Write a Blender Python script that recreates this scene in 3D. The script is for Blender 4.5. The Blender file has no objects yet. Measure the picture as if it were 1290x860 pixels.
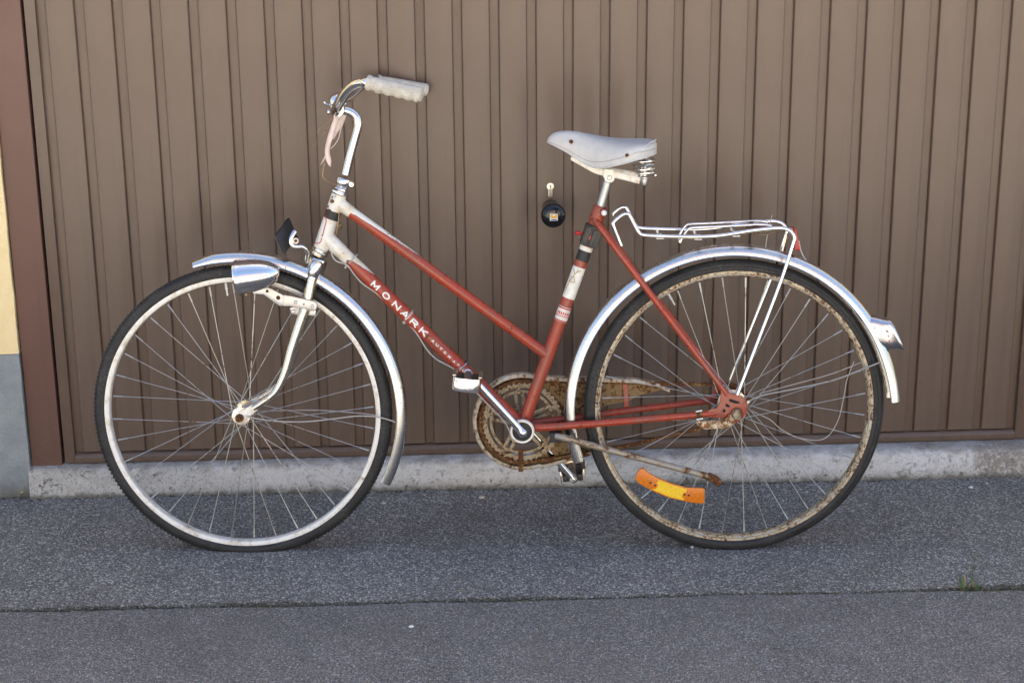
import bpy, bmesh, math, random
from mathutils import Vector, Matrix, noise as mnoise

random.seed(7)
R = math.radians
PI = math.pi
scn = bpy.context.scene
C = scn.collection

# ------------------------------------------------------------------ camera
cam_d = bpy.data.cameras.new('camera')
cam = bpy.data.objects.new('camera', cam_d)
C.objects.link(cam)
cx, cy, cz = Vector((0.998673, -0.050721, -0.008874)), Vector((0.022939, 0.283947, 0.958566)), Vector((-0.046099, -0.957498, 0.284733))
cam.matrix_world = Matrix(((cx.x, cy.x, cz.x, 0), (cx.y, cy.y, cz.y, 0), (cx.z, cy.z, cz.z, 0), (0, 0, 0, 1)))
cam.location = (0.826220, -4.008610, 1.566891)
cam_d.sensor_width = 36
cam_d.lens = 58.6047
cam_d.clip_start = 0.05
cam_d.clip_end = 2000
scn.camera = cam

# ------------------------------------------------------------------ sky, sun, exposure
SUN_EL, SUN_AZ = 57, 12          # the sun stands behind the garage: its front lies in open shade
wd = bpy.data.worlds.new('World')
scn.world = wd
wd.use_nodes = True
wn = wd.node_tree.nodes
wl = wd.node_tree.links
wn.clear()
sky_n = wn.new('ShaderNodeTexSky')
sky_n.sky_type = 'NISHITA'
sky_n.sun_disc = False
sky_n.sun_elevation = R(SUN_EL)
sky_n.sun_rotation = R(SUN_AZ)
sky_n.air_density = 1.0
sky_n.dust_density = 3.0
sky_n.ozone_density = 0.7
bg = wn.new('ShaderNodeBackground')
bg.inputs[1].default_value = 0.09
wo = wn.new('ShaderNodeOutputWorld')
wl.new(sky_n.outputs[0], bg.inputs[0])
wl.new(bg.outputs[0], wo.inputs[0])

sun_d = bpy.data.lights.new('sun', 'SUN')
sun_d.energy = 5.0
sun_d.angle = R(0.5)
sun_d.color = (1.0, 0.95, 0.86)
sun = bpy.data.objects.new('sun', sun_d)
C.objects.link(sun)
sdir = Vector((math.sin(R(SUN_AZ)) * math.cos(R(SUN_EL)), math.cos(R(SUN_AZ)) * math.cos(R(SUN_EL)), math.sin(R(SUN_EL))))
sun.rotation_euler = sdir.to_track_quat('Z', 'Y').to_euler()
sun.location = (2, 8, 12)

vs = scn.view_settings
vs.view_transform = 'Standard'
vs.look = 'None'
vs.exposure = 2.22
vs.gamma = 1
vs.use_curve_mapping = False
cy_ = scn.cycles
cy_.use_denoising = True
cy_.max_bounces = 8
cy_.diffuse_bounces = 4
cy_.glossy_bounces = 5
cy_.caustics_reflective = False
cy_.caustics_refractive = False
cy_.sample_clamp_indirect = 8

# ------------------------------------------------------------------ node helper
class NT:
    def __init__(self, name, coord='Object'):
        self.m = bpy.data.materials.new(name)
        self.m.use_nodes = True
        self.t = self.m.node_tree
        self.t.nodes.clear()
        self.o = self.t.nodes.new('ShaderNodeOutputMaterial')
        self.b = self.t.nodes.new('ShaderNodeBsdfPrincipled')
        self.t.links.new(self.b.outputs[0], self.o.inputs[0])
        tc = self.t.nodes.new('ShaderNodeTexCoord')
        self.co = tc.outputs[coord]
    def n(self, kind, **kw):
        x = self.t.nodes.new('ShaderNode' + kind)
        for k, v in kw.items():
            setattr(x, k, v)
        return x
    def put(self, sock, v):
        if hasattr(v, 'links') or hasattr(v, 'is_linked'):
            self.t.links.new(v, sock)
        elif isinstance(v, (tuple, list)) and sock.type == 'RGBA' and len(v) == 3:
            sock.default_value = (*v, 1)
        else:
            sock.default_value = v
    def mapping(self, scale=(1, 1, 1), loc=(0, 0, 0), rot=(0, 0, 0), src=None):
        x = self.n('Mapping')
        self.put(x.inputs[0], src or self.co)
        x.inputs[1].default_value = loc
        x.inputs[2].default_value = rot
        x.inputs[3].default_value = scale
        return x.outputs[0]
    def noise(self, scale, detail=3, rough=0.55, src=None, dist=0.0):
        x = self.n('TexNoise')
        self.put(x.inputs['Vector'], src or self.co)
        x.inputs['Scale'].default_value = scale
        x.inputs['Detail'].default_value = detail
        x.inputs['Roughness'].default_value = rough
        x.inputs['Distortion'].default_value = dist
        return x.outputs['Fac']
    def vor(self, scale, feature='F1', out='Distance', src=None, rnd=1.0):
        x = self.n('TexVoronoi', feature=feature)
        self.put(x.inputs['Vector'], src or self.co)
        x.inputs['Scale'].default_value = scale
        x.inputs['Randomness'].default_value = rnd
        return x.outputs[out]
    def ramp(self, fac, lo, hi, a=0.0, b=1.0):
        x = self.n('MapRange', clamp=True)
        self.put(x.inputs[0], fac)
        x.inputs[1].default_value = lo
        x.inputs[2].default_value = hi
        x.inputs[3].default_value = a
        x.inputs[4].default_value = b
        return x.outputs[0]
    def mix(self, fac, a, b):
        x = self.n('Mix', data_type='RGBA')
        self.put(x.inputs[0], fac)
        self.put(x.inputs[6], a)
        self.put(x.inputs[7], b)
        return x.outputs[2]
    def math(self, op, a, b=0.0, clamp=False):
        x = self.n('Math', operation=op, use_clamp=clamp)
        self.put(x.inputs[0], a)
        self.put(x.inputs[1], b)
        return x.outputs[0]
    def sep(self, src=None):
        x = self.n('SeparateXYZ')
        self.put(x.inputs[0], src or self.co)
        return x.outputs
    def attr(self, name):
        x = self.n('Attribute', attribute_name=name)
        return x.outputs['Fac']
    def bump(self, h, dist=0.001, strength=1.0, prev=None):
        x = self.n('Bump')
        self.put(x.inputs['Height'], h)
        x.inputs['Distance'].default_value = dist
        x.inputs['Strength'].default_value = strength
        if prev is not None:
            self.put(x.inputs['Normal'], prev)
        return x.outputs[0]
    def out(self, base=None, rough=None, metal=None, normal=None, coat=None, spec=None, coat_rough=None, emis=None):
        i = self.b.inputs
        if base is not None: self.put(i['Base Color'], base)
        if rough is not None: self.put(i['Roughness'], rough)
        if metal is not None: self.put(i['Metallic'], metal)
        if normal is not None: self.put(i['Normal'], normal)
        if coat is not None: self.put(i['Coat Weight'], coat)
        if coat_rough is not None: self.put(i['Coat Roughness'], coat_rough)
        if spec is not None: self.put(i['Specular IOR Level'], spec)
        return self.m

RUST = (0.14, 0.050, 0.016)
RUST_D = (0.055, 0.022, 0.010)

def m_plain(name, base, rough=0.5, metal=0.0, var=0.12, scale=40, bump=0.0):
    t = NT(name)
    n = t.noise(scale, 4)
    a = tuple(c * (1 - var) for c in base)
    b = tuple(min(1, c * (1 + var)) for c in base)
    col = t.mix(t.ramp(n, 0.3, 0.7), a, b)
    r = t.ramp(t.noise(scale * 2.3, 3), 0.3, 0.7, max(0.02, rough - 0.08), min(1, rough + 0.08))
    nm = t.bump(t.noise(scale * 8, 3), 0.0008, bump) if bump else None
    return t.out(col, r, metal, nm)

def m_chrome(name, base=(0.72, 0.72, 0.70), rough=0.10, rust=0.35, warm=0.0, rscale=120):
    t = NT(name)
    spots = t.math('MULTIPLY', t.noise(rscale, 5, 0.7), t.noise(rscale * 0.18, 3))
    f = t.ramp(spots, 0.42 - 0.16 * rust, 0.52 - 0.16 * rust)
    haze = t.ramp(t.noise(25, 4), 0.3, 0.75)
    colr = t.mix(t.noise(rscale * 3, 3), RUST, RUST_D)
    base2 = tuple(b * k for b, k in zip(base, (1.0 - 0.10 * warm, 0.86 - 0.12 * warm, 0.72 - 0.2 * warm)))
    colb = t.mix(t.math('MULTIPLY', haze, 0.35 + 0.5 * warm), base, base2)
    col = t.mix(f, colb, colr)
    r = t.math('ADD', t.math('MULTIPLY', haze, 0.12), rough)
    r = t.math('ADD', r, t.math('MULTIPLY', f, 0.6), True)
    met = t.math('SUBTRACT', 1.0, t.math('MULTIPLY', f, 0.95))
    nm = t.bump(t.noise(rscale * 2, 4), 0.0004, 0.25)
    return t.out(col, r, met, nm)

def m_paint(name, red=(0.345, 0.046, 0.021), white=(0.70, 0.69, 0.64), rust=0.3):
    """red enamel, white where the mesh attribute 'white' says so, rust where the two meet and in chips"""
    t = NT(name)
    n1 = t.noise(22, 4)
    dull = t.mix(t.ramp(n1, 0.42, 0.70), red, tuple(c * k for c, k in zip(red, (0.72, 1.45, 2.0))))
    w = t.attr('white')
    edge = t.math('ADD', w, t.math('MULTIPLY', t.math('SUBTRACT', t.noise(90, 4, 0.7), 0.5), 0.55))
    wm = t.ramp(edge, 0.46, 0.52)
    stain = t.ramp(t.noise(34, 4), 0.46, 0.68)
    wc = t.mix(t.math('MULTIPLY', stain, 0.55), white, (0.50, 0.37, 0.17))
    col = t.mix(wm, dull, wc)
    near = t.math('SUBTRACT', 1.0, t.math('MULTIPLY', t.math('ABSOLUTE', t.math('SUBTRACT', edge, 0.49)), 9.0), True)
    chips = t.math('MULTIPLY', t.noise(150, 5, 0.7), t.noise(24, 3))
    ch = t.ramp(chips, 0.43 - 0.12 * rust, 0.47 - 0.12 * rust)
    rf = t.math('MAXIMUM', t.math('MULTIPLY', near, t.ramp(t.noise(60, 3), 0.4, 0.6)), ch)
    rc = t.mix(t.noise(200, 3), RUST, RUST_D)
    col = t.mix(rf, col, rc)
    # fine pale scratches along the tubes
    sc = t.vor(230, src=t.mapping((1, 1, 0.25), rot=(0, 0.8, 0)))
    col = t.mix(t.math('MULTIPLY', t.ramp(sc, 0.09, 0.05), 0.5), col, (0.5, 0.42, 0.36))
    r = t.math('ADD', t.math('MULTIPLY', rf, 0.45), t.ramp(t.noise(35, 4), 0.3, 0.7, 0.20, 0.40))
    nm = t.bump(t.math('SUBTRACT', t.noise(160, 4), rf), 0.0005, 0.3)
    return t.out(col, r, 0.0, nm)

def m_rusty(name, base=(0.62, 0.56, 0.42), amount=0.5, scale=70, rough=0.45, metal=0.0, rust_a=RUST, rust_b=RUST_D):
    t = NT(name)
    n = t.math('ADD', t.math('MULTIPLY', t.noise(scale, 6, 0.68), 0.7), t.math('MULTIPLY', t.noise(scale * 0.22, 3), 0.3))
    c = 0.62 - 0.24 * amount
    f = t.ramp(n, c - 0.035, c + 0.05)
    stain = t.ramp(n, c - 0.16, c)
    colb = t.mix(t.math('MULTIPLY', stain, 0.6), base, (0.42, 0.27, 0.10))
    colr = t.mix(t.ramp(t.noise(scale * 3.1, 4), 0.3, 0.7), rust_a, rust_b)
    col = t.mix(f, colb, colr)
    r = t.math('ADD', t.math('MULTIPLY', f, 0.4), rough, True)
    nm = t.bump(t.math('ADD', t.noise(scale * 4, 4), f), 0.0006, 0.4)
    met = t.math('MULTIPLY', t.math('SUBTRACT', 1.0, f), metal)
    return t.out(col, r, met, nm)

def m_rubber(name, tread=True):
    t = NT(name)
    dust = t.ramp(t.noise(18, 5, 0.65), 0.42, 0.75)
    fine = t.ramp(t.noise(240, 3), 0.35, 0.7)
    col = t.mix(t.math('MULTIPLY', dust, fine), (0.022, 0.022, 0.023), (0.095, 0.092, 0.086))
    # scuffs on the side wall
    sc = t.ramp(t.vor(150, src=t.mapping((1, 1, 0.3), rot=(0, 1.1, 0))), 0.06, 0.03)
    col = t.mix(t.math('MULTIPLY', sc, 0.3), col, (0.22, 0.21, 0.2))
    h = t.noise(300, 4)
    return t.out(col, t.ramp(dust, 0, 1, 0.55, 0.85), 0, t.bump(h, 0.0008, 0.35), spec=0.35)

MT = {}
MT['chrome'] = m_chrome('aged chrome')
MT['chrome_clean'] = m_chrome('bright chrome', (0.80, 0.80, 0.80), 0.05, 0.05)
MT['chrome_warm'] = m_chrome('yellowed chrome', (0.68, 0.65, 0.58), 0.19, 0.50, 0.55)
MT['fender'] = m_chrome('mudguard steel', (0.66, 0.66, 0.64), 0.19, 0.16)
MT['spoke'] = m_chrome('galvanised spoke', (0.56, 0.545, 0.51), 0.34, 0.45, 0.5, 60)
MT['spoke_rust'] = m_chrome('spotted spoke', (0.58, 0.56, 0.52), 0.30, 0.75, 0.5, 60)
MT['alu'] = m_chrome('dull aluminium', (0.43, 0.44, 0.46), 0.34, 0.22)
MT['lamp_metal'] = m_chrome('dulled lamp chrome', (0.50, 0.50, 0.52), 0.20, 0.25)
MT['paint'] = m_paint('red enamel', rust=0.62)
MT['rim_front'] = m_rusty('cream rim', (0.84, 0.82, 0.76), -0.12, 60, 0.32)
MT['rim_rear'] = m_rusty('rust eaten cream rim', (0.60, 0.53, 0.39), 0.40, 150, 0.45)
MT['guard'] = m_rusty('flaking chain guard', (0.165, 0.125, 0.075), 0.42, 130, 0.7)
MT['ring'] = m_rusty('stained chainring', (0.31, 0.285, 0.225), 0.30, 150, 0.5)
MT['rust'] = m_rusty('rust', (0.14, 0.06, 0.02), 0.8, 120, 0.7)
MT['chain'] = m_rusty('rusted chain', (0.12, 0.06, 0.025), 0.75, 200, 0.7)
MT['stand'] = m_rusty('blotched kickstand', (0.26, 0.29, 0.30), 0.46, 55, 0.42, 0.3)
MT['arm_rust'] = m_rusty('rusty brake arm', (0.70, 0.66, 0.55), 0.62, 110, 0.5, rust_a=(0.30, 0.12, 0.025))
MT['rubber'] = m_rubber('tyre rubber')
MT['black'] = m_plain('black plastic', (0.018, 0.018, 0.019), 0.42, 0, 0.3, 90, 0.3)
MT['tape'] = m_plain('black tape', (0.022, 0.022, 0.024), 0.6, 0, 0.3, 90)
MT['red_lens'] = m_plain('red lens', (0.42, 0.012, 0.010), 0.18, 0, 0.1)
MT['orange'] = m_plain('orange plastic', (0.72, 0.20, 0.010), 0.30, 0, 0.12, 200)
MT['yellow'] = m_plain('yellow plastic', (0.95, 0.62, 0.03), 0.28, 0, 0.06, 200)
MT['decal'] = m_plain('white lettering', (0.78, 0.77, 0.74), 0.45, 0, 0.08, 120)
MT['sticker'] = m_plain('white sticker', (0.70, 0.69, 0.64), 0.4, 0, 0.14, 60)
MT['sticker_red'] = m_plain('red print', (0.45, 0.03, 0.03), 0.4, 0, 0.1, 60)
MT['sticker_gold'] = m_plain('gold print', (0.40, 0.27, 0.08), 0.4, 0, 0.1, 60)
MT['wire'] = m_plain('grey wire sheath', (0.40, 0.39, 0.36), 0.5, 0, 0.15, 60)
MT['brass'] = m_chrome('brassy wire', (0.34, 0.25, 0.14), 0.35, 0.6, 0.6)
MT['ribbon'] = m_plain('faded pink ribbon', (0.72, 0.58, 0.53), 0.55, 0, 0.1, 60)
MT['glass'] = m_plain('lamp glass', (0.55, 0.57, 0.58), 0.12, 0.0)

def m_grip():
    t = NT('dirty cream grip')
    n = t.noise(60, 5, 0.65)
    col = t.mix(t.ramp(n, 0.35, 0.7), (0.40, 0.38, 0.33), (0.55, 0.53, 0.47))
    d = t.ramp(t.noise(220, 4), 0.55, 0.7)
    col = t.mix(t.math('MULTIPLY', d, 0.5), col, (0.28, 0.21, 0.13))
    return t.out(col, 0.6, 0, t.bump(t.noise(200, 4), 0.001, 0.4))
MT['grip'] = m_grip()

def m_saddle():
    t = NT('pale grey vinyl')
    n = t.noise(30, 5, 0.6)
    col = t.mix(t.ramp(n, 0.35, 0.7), (0.465, 0.462, 0.450), (0.55, 0.543, 0.52))
    d = t.ramp(t.noise(140, 4), 0.60, 0.74)
    col = t.mix(t.math('MULTIPLY', d, 0.35), col, (0.34, 0.30, 0.25))
    h = t.vor(900)
    return t.out(col, 0.5, 0, t.bump(t.math('ADD', h, t.noise(120, 3)), 0.0006, 0.3))
MT['saddle'] = m_saddle()

# ------------------------------------------------------------------ mesh helper
def vec(p):
    return Vector(p)

def smooth_path(pts, sub=6):
    """Catmull-Rom through pts; items may carry a 4th value (radius)"""
    P = [tuple(p) for p in pts]
    n = len(P)
    out = []
    for i in range(n - 1):
        p0, p1, p2, p3 = P[max(0, i - 1)], P[i], P[i + 1], P[min(n - 1, i + 2)]
        for k in range(sub):
            t = k / sub
            out.append(tuple(0.5 * ((2 * b) + (-a + c) * t + (2 * a - 5 * b + 4 * c - d) * t * t + (-a + 3 * b - 3 * c + d) * t ** 3)
                             for a, b, c, d in zip(p0, p1, p2, p3)))
    out.append(P[-1])
    return out

class MB:
    def __init__(self):
        self.v, self.f = [], []
    def add(self, vs_, fs):
        o = len(self.v)
        self.v += [tuple(p) for p in vs_]
        self.f += [tuple(i + o for i in f) for f in fs]
        return self
    def tube(self, pts, r=0.01, seg=12, caps=True, flat=None):
        """round tube along pts; r a number or a list; flat=(vector, k) squeezes the section along vector"""
        P = [Vector(p[:3]) for p in pts]
        rs = r if isinstance(r, (list, tuple)) else [r] * len(P)
        n = len(P)
        T = []
        for i in range(n):
            a, b = P[max(0, i - 1)], P[min(n - 1, i + 1)]
            d = b - a
            T.append(d.normalized() if d.length > 1e-9 else Vector((0, 0, 1)))
        ref = Vector((0, 1, 0)) if abs(T[0].y) < 0.9 else Vector((1, 0, 0))
        nn = (ref - T[0] * ref.dot(T[0])).normalized()
        vs_ = []
        for i in range(n):
            nn = (nn - T[i] * nn.dot(T[i]))
            nn = nn.normalized() if nn.length > 1e-6 else nn
            bb = T[i].cross(nn)
            for k in range(seg):
                a = 2 * PI * k / seg
                off = nn * (math.cos(a) * rs[i]) + bb * (math.sin(a) * rs[i])
                if flat:
                    fv = Vector(flat[0]).normalized()
                    off = off - fv * off.dot(fv) * (1 - flat[1])
                vs_.append(P[i] + off)
        fs = []
        for i in range(n - 1):
            for k in range(seg):
                k2 = (k + 1) % seg
                fs.append((i * seg + k, i * seg + k2, (i + 1) * seg + k2, (i + 1) * seg + k))
        if caps:
            fs.append(tuple(range(seg - 1, -1, -1)))
            fs.append(tuple((n - 1) * seg + k for k in range(seg)))
        return self.add(vs_, fs)
    def lathe(self, prof, origin=(0, 0, 0), axis=(0, 0, 1), seg=24, a0=0.0, a1=2 * PI, xref=None, closed_prof=False):
        """prof: (radius, height along axis); full or partial turn"""
        ax = Vector(axis).normalized()
        ref = Vector(xref) if xref else (Vector((1, 0, 0)) if abs(ax.x) < 0.9 else Vector((0, 0, 1)))
        ex = (ref - ax * ref.dot(ax)).normalized()
        ey = ax.cross(ex)
        o = Vector(origin)
        full = abs(a1 - a0 - 2 * PI) < 1e-6
        m = seg if full else seg + 1
        n = len(prof)
        vs_ = []
        for j in range(m):
            a = a0 + (a1 - a0) * j / seg
            d = ex * math.cos(a) + ey * math.sin(a)
            for (r, h) in prof:
                vs_.append(o + d * r + ax * h)
        fs = []
        for j in range(seg):
            j2 = (j + 1) % m
            for i in range(n if closed_prof else n - 1):
                i2 = (i + 1) % n
                fs.append((j * n + i, j2 * n + i, j2 * n + i2, j * n + i2))
        if not full and closed_prof:
            fs.append(tuple(range(n)))
            fs.append(tuple(seg * n + i for i in range(n - 1, -1, -1)))
        return self.add(vs_, fs)
    def box(self, lo, hi, mat=None):
        x0, y0, z0 = lo
        x1, y1, z1 = hi
        vs_ = [(x0, y0, z0), (x1, y0, z0), (x1, y1, z0), (x0, y1, z0), (x0, y0, z1), (x1, y0, z1), (x1, y1, z1), (x0, y1, z1)]
        if mat:
            vs_ = [mat @ Vector(p) for p in vs_]
        return self.add(vs_, [(0, 3, 2, 1), (4, 5, 6, 7), (0, 1, 5, 4), (1, 2, 6, 5), (2, 3, 7, 6), (3, 0, 4, 7)])
    def prism(self, poly, d):
        """planar polygon (list of 3D points) extruded by vector d"""
        n = len(poly)
        d = Vector(d)
        vs_ = [Vector(p) for p in poly] + [Vector(p) + d for p in poly]
        fs = [tuple(range(n)), tuple(range(2 * n - 1, n - 1, -1))]
        for i in range(n):
            j = (i + 1) % n
            fs.append((i, i + n, j + n, j))
        return self.add(vs_, fs)
    def build(self, name, mat, parent=None, smooth=True, bevel=0.0, loc=None, angle=35, col=None, tri=False):
        me = bpy.data.meshes.new(name)
        me.from_pydata([tuple(p) for p in self.v], [], self.f)
        bm = bmesh.new()
        bm.from_mesh(me)
        bmesh.ops.recalc_face_normals(bm, faces=bm.faces)
        if bevel:
            ed = [e for e in bm.edges if len(e.link_faces) == 2 and e.calc_face_angle(0) > R(40)]
            if ed:
                bmesh.ops.bevel(bm, geom=ed, offset=bevel, segments=2, profile=0.6, affect='EDGES', clamp_overlap=True)
        bm.to_mesh(me)
        bm.free()
        me.update()
        if smooth:
            try:
                me.set_sharp_from_angle(angle=R(angle))
            except Exception:
                pass
            for p in me.polygons:
                p.use_smooth = True
        me.materials.append(MT[mat] if isinstance(mat, str) else mat)
        if col:
            at = me.attributes.new('white', 'FLOAT', 'POINT')
            for i, v in enumerate(me.vertices):
                at.data[i].value = col(v.co)
        ob = bpy.data.objects.new(name, me)
        C.objects.link(ob)
        if parent:
            ob.parent = parent
        if loc:
            ob.location = loc
        return ob

def tag(o, label=None, cat=None, group=None, kind=None):
    if label: o['label'] = label
    if cat: o['category'] = cat
    if group: o['group'] = group
    if kind: o['kind'] = kind
    return o

def empty(name, loc=(0, 0, 0)):
    o = bpy.data.objects.new(name, None)
    o.empty_display_size = 0.1
    C.objects.link(o)
    o.location = loc
    return o

def share(src, name, parent=None, loc=None, rot=None):
    o = bpy.data.objects.new(name, src.data)
    C.objects.link(o)
    if parent: o.parent = parent
    if loc: o.location = loc
    if rot: o.rotation_euler = rot
    return o

def fbm(x, y, z=0.0, o=3):
    s, a, t = 0.0, 1.0, 0.0
    for _ in range(o):
        s += a * mnoise.noise((x, y, z))
        t += a
        a *= 0.5
        x, y, z = x * 2.03 + 3.1, y * 2.03 + 1.7, z * 2.03 + 5.3
    return s / t

# ================================================================== the setting
def m_asphalt(name, tar, lo, hi, scale, spread, brown):
    """gravel of many greys set in tar: every voronoi cell is one stone"""
    t = NT(name)
    warp = t.n('VectorMath', operation='ADD')
    nz = t.n('TexNoise'); t.put(nz.inputs['Vector'], t.co); nz.inputs['Scale'].default_value = scale * 0.7
    sc_ = t.n('VectorMath', operation='SCALE'); t.put(sc_.inputs[0], nz.outputs['Color']); sc_.inputs[3].default_value = 0.9 / scale
    t.put(warp.inputs[0], t.co); t.put(warp.inputs[1], sc_.outputs[0])
    src = warp.outputs[0]
    def layer(k, seed):
        s_ = t.mapping((1, 1, 1), loc=(seed, seed * 0.7, 0), src=src)
        col = t.n('SeparateColor'); t.put(col.inputs[0], t.vor(k, out='Color', src=s_))
        return col.outputs, t.vor(k, src=s_)
    c1, d1 = layer(scale, 0.0)
    c2, d2 = layer(scale * 1.9, 3.3)
    tone1 = t.math('POWER', c1[0], spread)
    tone2 = t.math('POWER', c2[0], spread * 1.1)
    a = t.mix(tone1, lo, hi)
    b = t.mix(tone2, lo, tuple(c * 0.92 for c in hi))
    m1 = t.ramp(d1, 0.55, 0.40)
    m2 = t.ramp(d2, 0.60, 0.42)
    col = t.mix(m2, tar, b)
    col = t.mix(t.math('MULTIPLY', m1, t.ramp(c1[1], 0.30, 0.36)), col, a)
    warm = t.math('MULTIPLY', t.ramp(c1[2], 0.84, 0.90), m1)
    col = t.mix(t.math('MULTIPLY', warm, 0.45), col, (0.27, 0.18, 0.13))
    cool = t.math('MULTIPLY', t.ramp(c1[2], 0.14, 0.08), m1)
    col = t.mix(t.math('MULTIPLY', cool, 0.4), col, (0.15, 0.19, 0.24))
    chip = t.math('MULTIPLY', t.ramp(c1[1], 0.975, 0.985), t.ramp(d1, 0.50, 0.35))
    col = t.mix(chip, col, (0.55, 0.55, 0.54))
    # brownish grit washed together in patches
    grit = t.math('MULTIPLY', t.ramp(t.noise(3.1, 5, 0.62), 0.50, 0.72), t.ramp(t.noise(260, 3), 0.35, 0.6))
    col = t.mix(t.math('MULTIPLY', grit, 0.45), col, brown)
    g = t.math('MULTIPLY', t.ramp(t.noise(2.0, 5, 0.6), 0.3, 0.72, 0.86, 1.12), t.ramp(t.noise(14, 3), 0.3, 0.7, 0.92, 1.08))
    blot = t.n('Mix', data_type='RGBA', blend_type='MULTIPLY')
    blot.inputs[0].default_value = 1.0
    t.put(blot.inputs[6], col)
    cc = t.n('CombineColor')
    for k in range(3): t.put(cc.inputs[k], g)
    t.put(blot.inputs[7], cc.outputs[0])
    h = t.math('ADD', t.math('MULTIPLY', m1, 1.0), t.math('MULTIPLY', m2, 0.5))
    h = t.math('ADD', h, t.math('MULTIPLY', t.noise(60, 3), 0.5))
    return t.out(blot.outputs[2], t.ramp(m1, 0, 1, 0.92, 0.62), 0, t.bump(h, 0.0020, 0.8), spec=0.4)

MT['asphalt_a'] = m_asphalt('old coarse asphalt', (0.106, 0.103, 0.098), (0.150, 0.146, 0.140), (0.62, 0.605, 0.565), 165, 1.75, (0.19, 0.165, 0.13))
MT['asphalt_b'] = m_asphalt('finer worn asphalt', (0.105, 0.101, 0.098), (0.145, 0.139, 0.136), (0.48, 0.463, 0.435), 215, 1.6, (0.23, 0.20, 0.175))
MT['dirt'] = m_plain('mossy dirt', (0.060, 0.054, 0.030), 0.95, 0, 0.6, 60, 1.0)
MT['moss'] = m_plain('dry moss', (0.125, 0.115, 0.062), 0.95, 0, 0.55, 90, 1.0)

def m_concrete():
    t = NT('weathered concrete')
    p = t.sep()
    n = t.noise(28, 6, 0.65)
    col = t.mix(t.ramp(n, 0.3, 0.72), (0.37, 0.36, 0.335), (0.56, 0.555, 0.53))
    # smooth pale coat in the middle, bare pitted concrete towards both ends
    edge = t.math('ADD', p[0], t.math('MULTIPLY', t.noise(9, 4), 0.18))
    coat = t.math('MULTIPLY', t.ramp(edge, 0.20, 0.50), t.ramp(edge, 2.31, 2.29))
    zc = t.math('ADD', p[2], t.math('MULTIPLY', t.math('SUBTRACT', t.noise(40, 4), 0.5), 0.03))
    coat = t.math('MULTIPLY', coat, t.ramp(zc, 0.016, 0.032))
    coat = t.math('MULTIPLY', coat, t.ramp(t.noise(16, 5, 0.6), 0.30, 0.48))
    col = t.mix(t.math('MULTIPLY', coat, 0.75), col, (0.64, 0.645, 0.645))
    pit = t.ramp(t.noise(75, 5, 0.7), 0.56, 0.64)
    pit = t.math('MULTIPLY', pit, t.ramp(t.noise(14, 3), 0.36, 0.52))
    pit2 = t.ramp(t.noise(210, 3, 0.6), 0.52, 0.66)
    dark = t.math('MAXIMUM', t.math('MULTIPLY', pit, 0.8), t.math('MULTIPLY', pit2, 0.55))
    dark = t.math('MULTIPLY', dark, t.ramp(coat, 0, 1, 1.0, 0.45))
    col = t.mix(dark, col, (0.10, 0.095, 0.085))
    # brown dirt washed along the top under the door
    soil = t.math('MULTIPLY', t.ramp(zc, 0.060, 0.074), t.ramp(t.noise(20, 4), 0.25, 0.6))
    col = t.mix(t.math('MULTIPLY', soil, 0.6), col, (0.185, 0.15, 0.11))
    ends = t.ramp(edge, 2.30, 2.325)
    col = t.mix(t.math('MULTIPLY', ends, t.ramp(t.noise(130, 4), 0.38, 0.55)), col, (0.26, 0.235, 0.205))
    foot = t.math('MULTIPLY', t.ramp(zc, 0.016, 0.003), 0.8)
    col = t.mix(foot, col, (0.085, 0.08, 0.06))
    h = t.math('SUBTRACT', t.noise(120, 5), t.math('MULTIPLY', pit, 1.2))
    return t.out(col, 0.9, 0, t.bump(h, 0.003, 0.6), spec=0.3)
MT['concrete'] = m_concrete()

def m_stucco(name, a, b, scale, hb, dirt):
    t = NT(name)
    n = t.noise(scale * 0.4, 5, 0.6)
    col = t.mix(t.ramp(n, 0.3, 0.7), a, b)
    p = t.sep()
    low = t.math('MULTIPLY', t.ramp(t.math('ADD', p[2], t.math('MULTIPLY', t.noise(25, 4), 0.08)), 0.10, 0.045), dirt)
    col = t.mix(low, col, (0.10, 0.09, 0.07))
    src = t.mapping((1, 1, 2.2))
    h = t.math('ADD', t.noise(scale, 5, 0.65, src), t.noise(scale * 4, 3))
    return t.out(col, 0.88, 0, t.bump(h, 0.004, hb), spec=0.3)
MT['stucco_yellow'] = m_stucco('yellow render', (0.84, 0.67, 0.36), (0.90, 0.74, 0.43), 70, 0.5, 0.0)
MT['stucco_grey'] = m_stucco('blue grey plinth render', (0.245, 0.275, 0.285), (0.33, 0.36, 0.365), 45, 0.9, 0.8)

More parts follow.
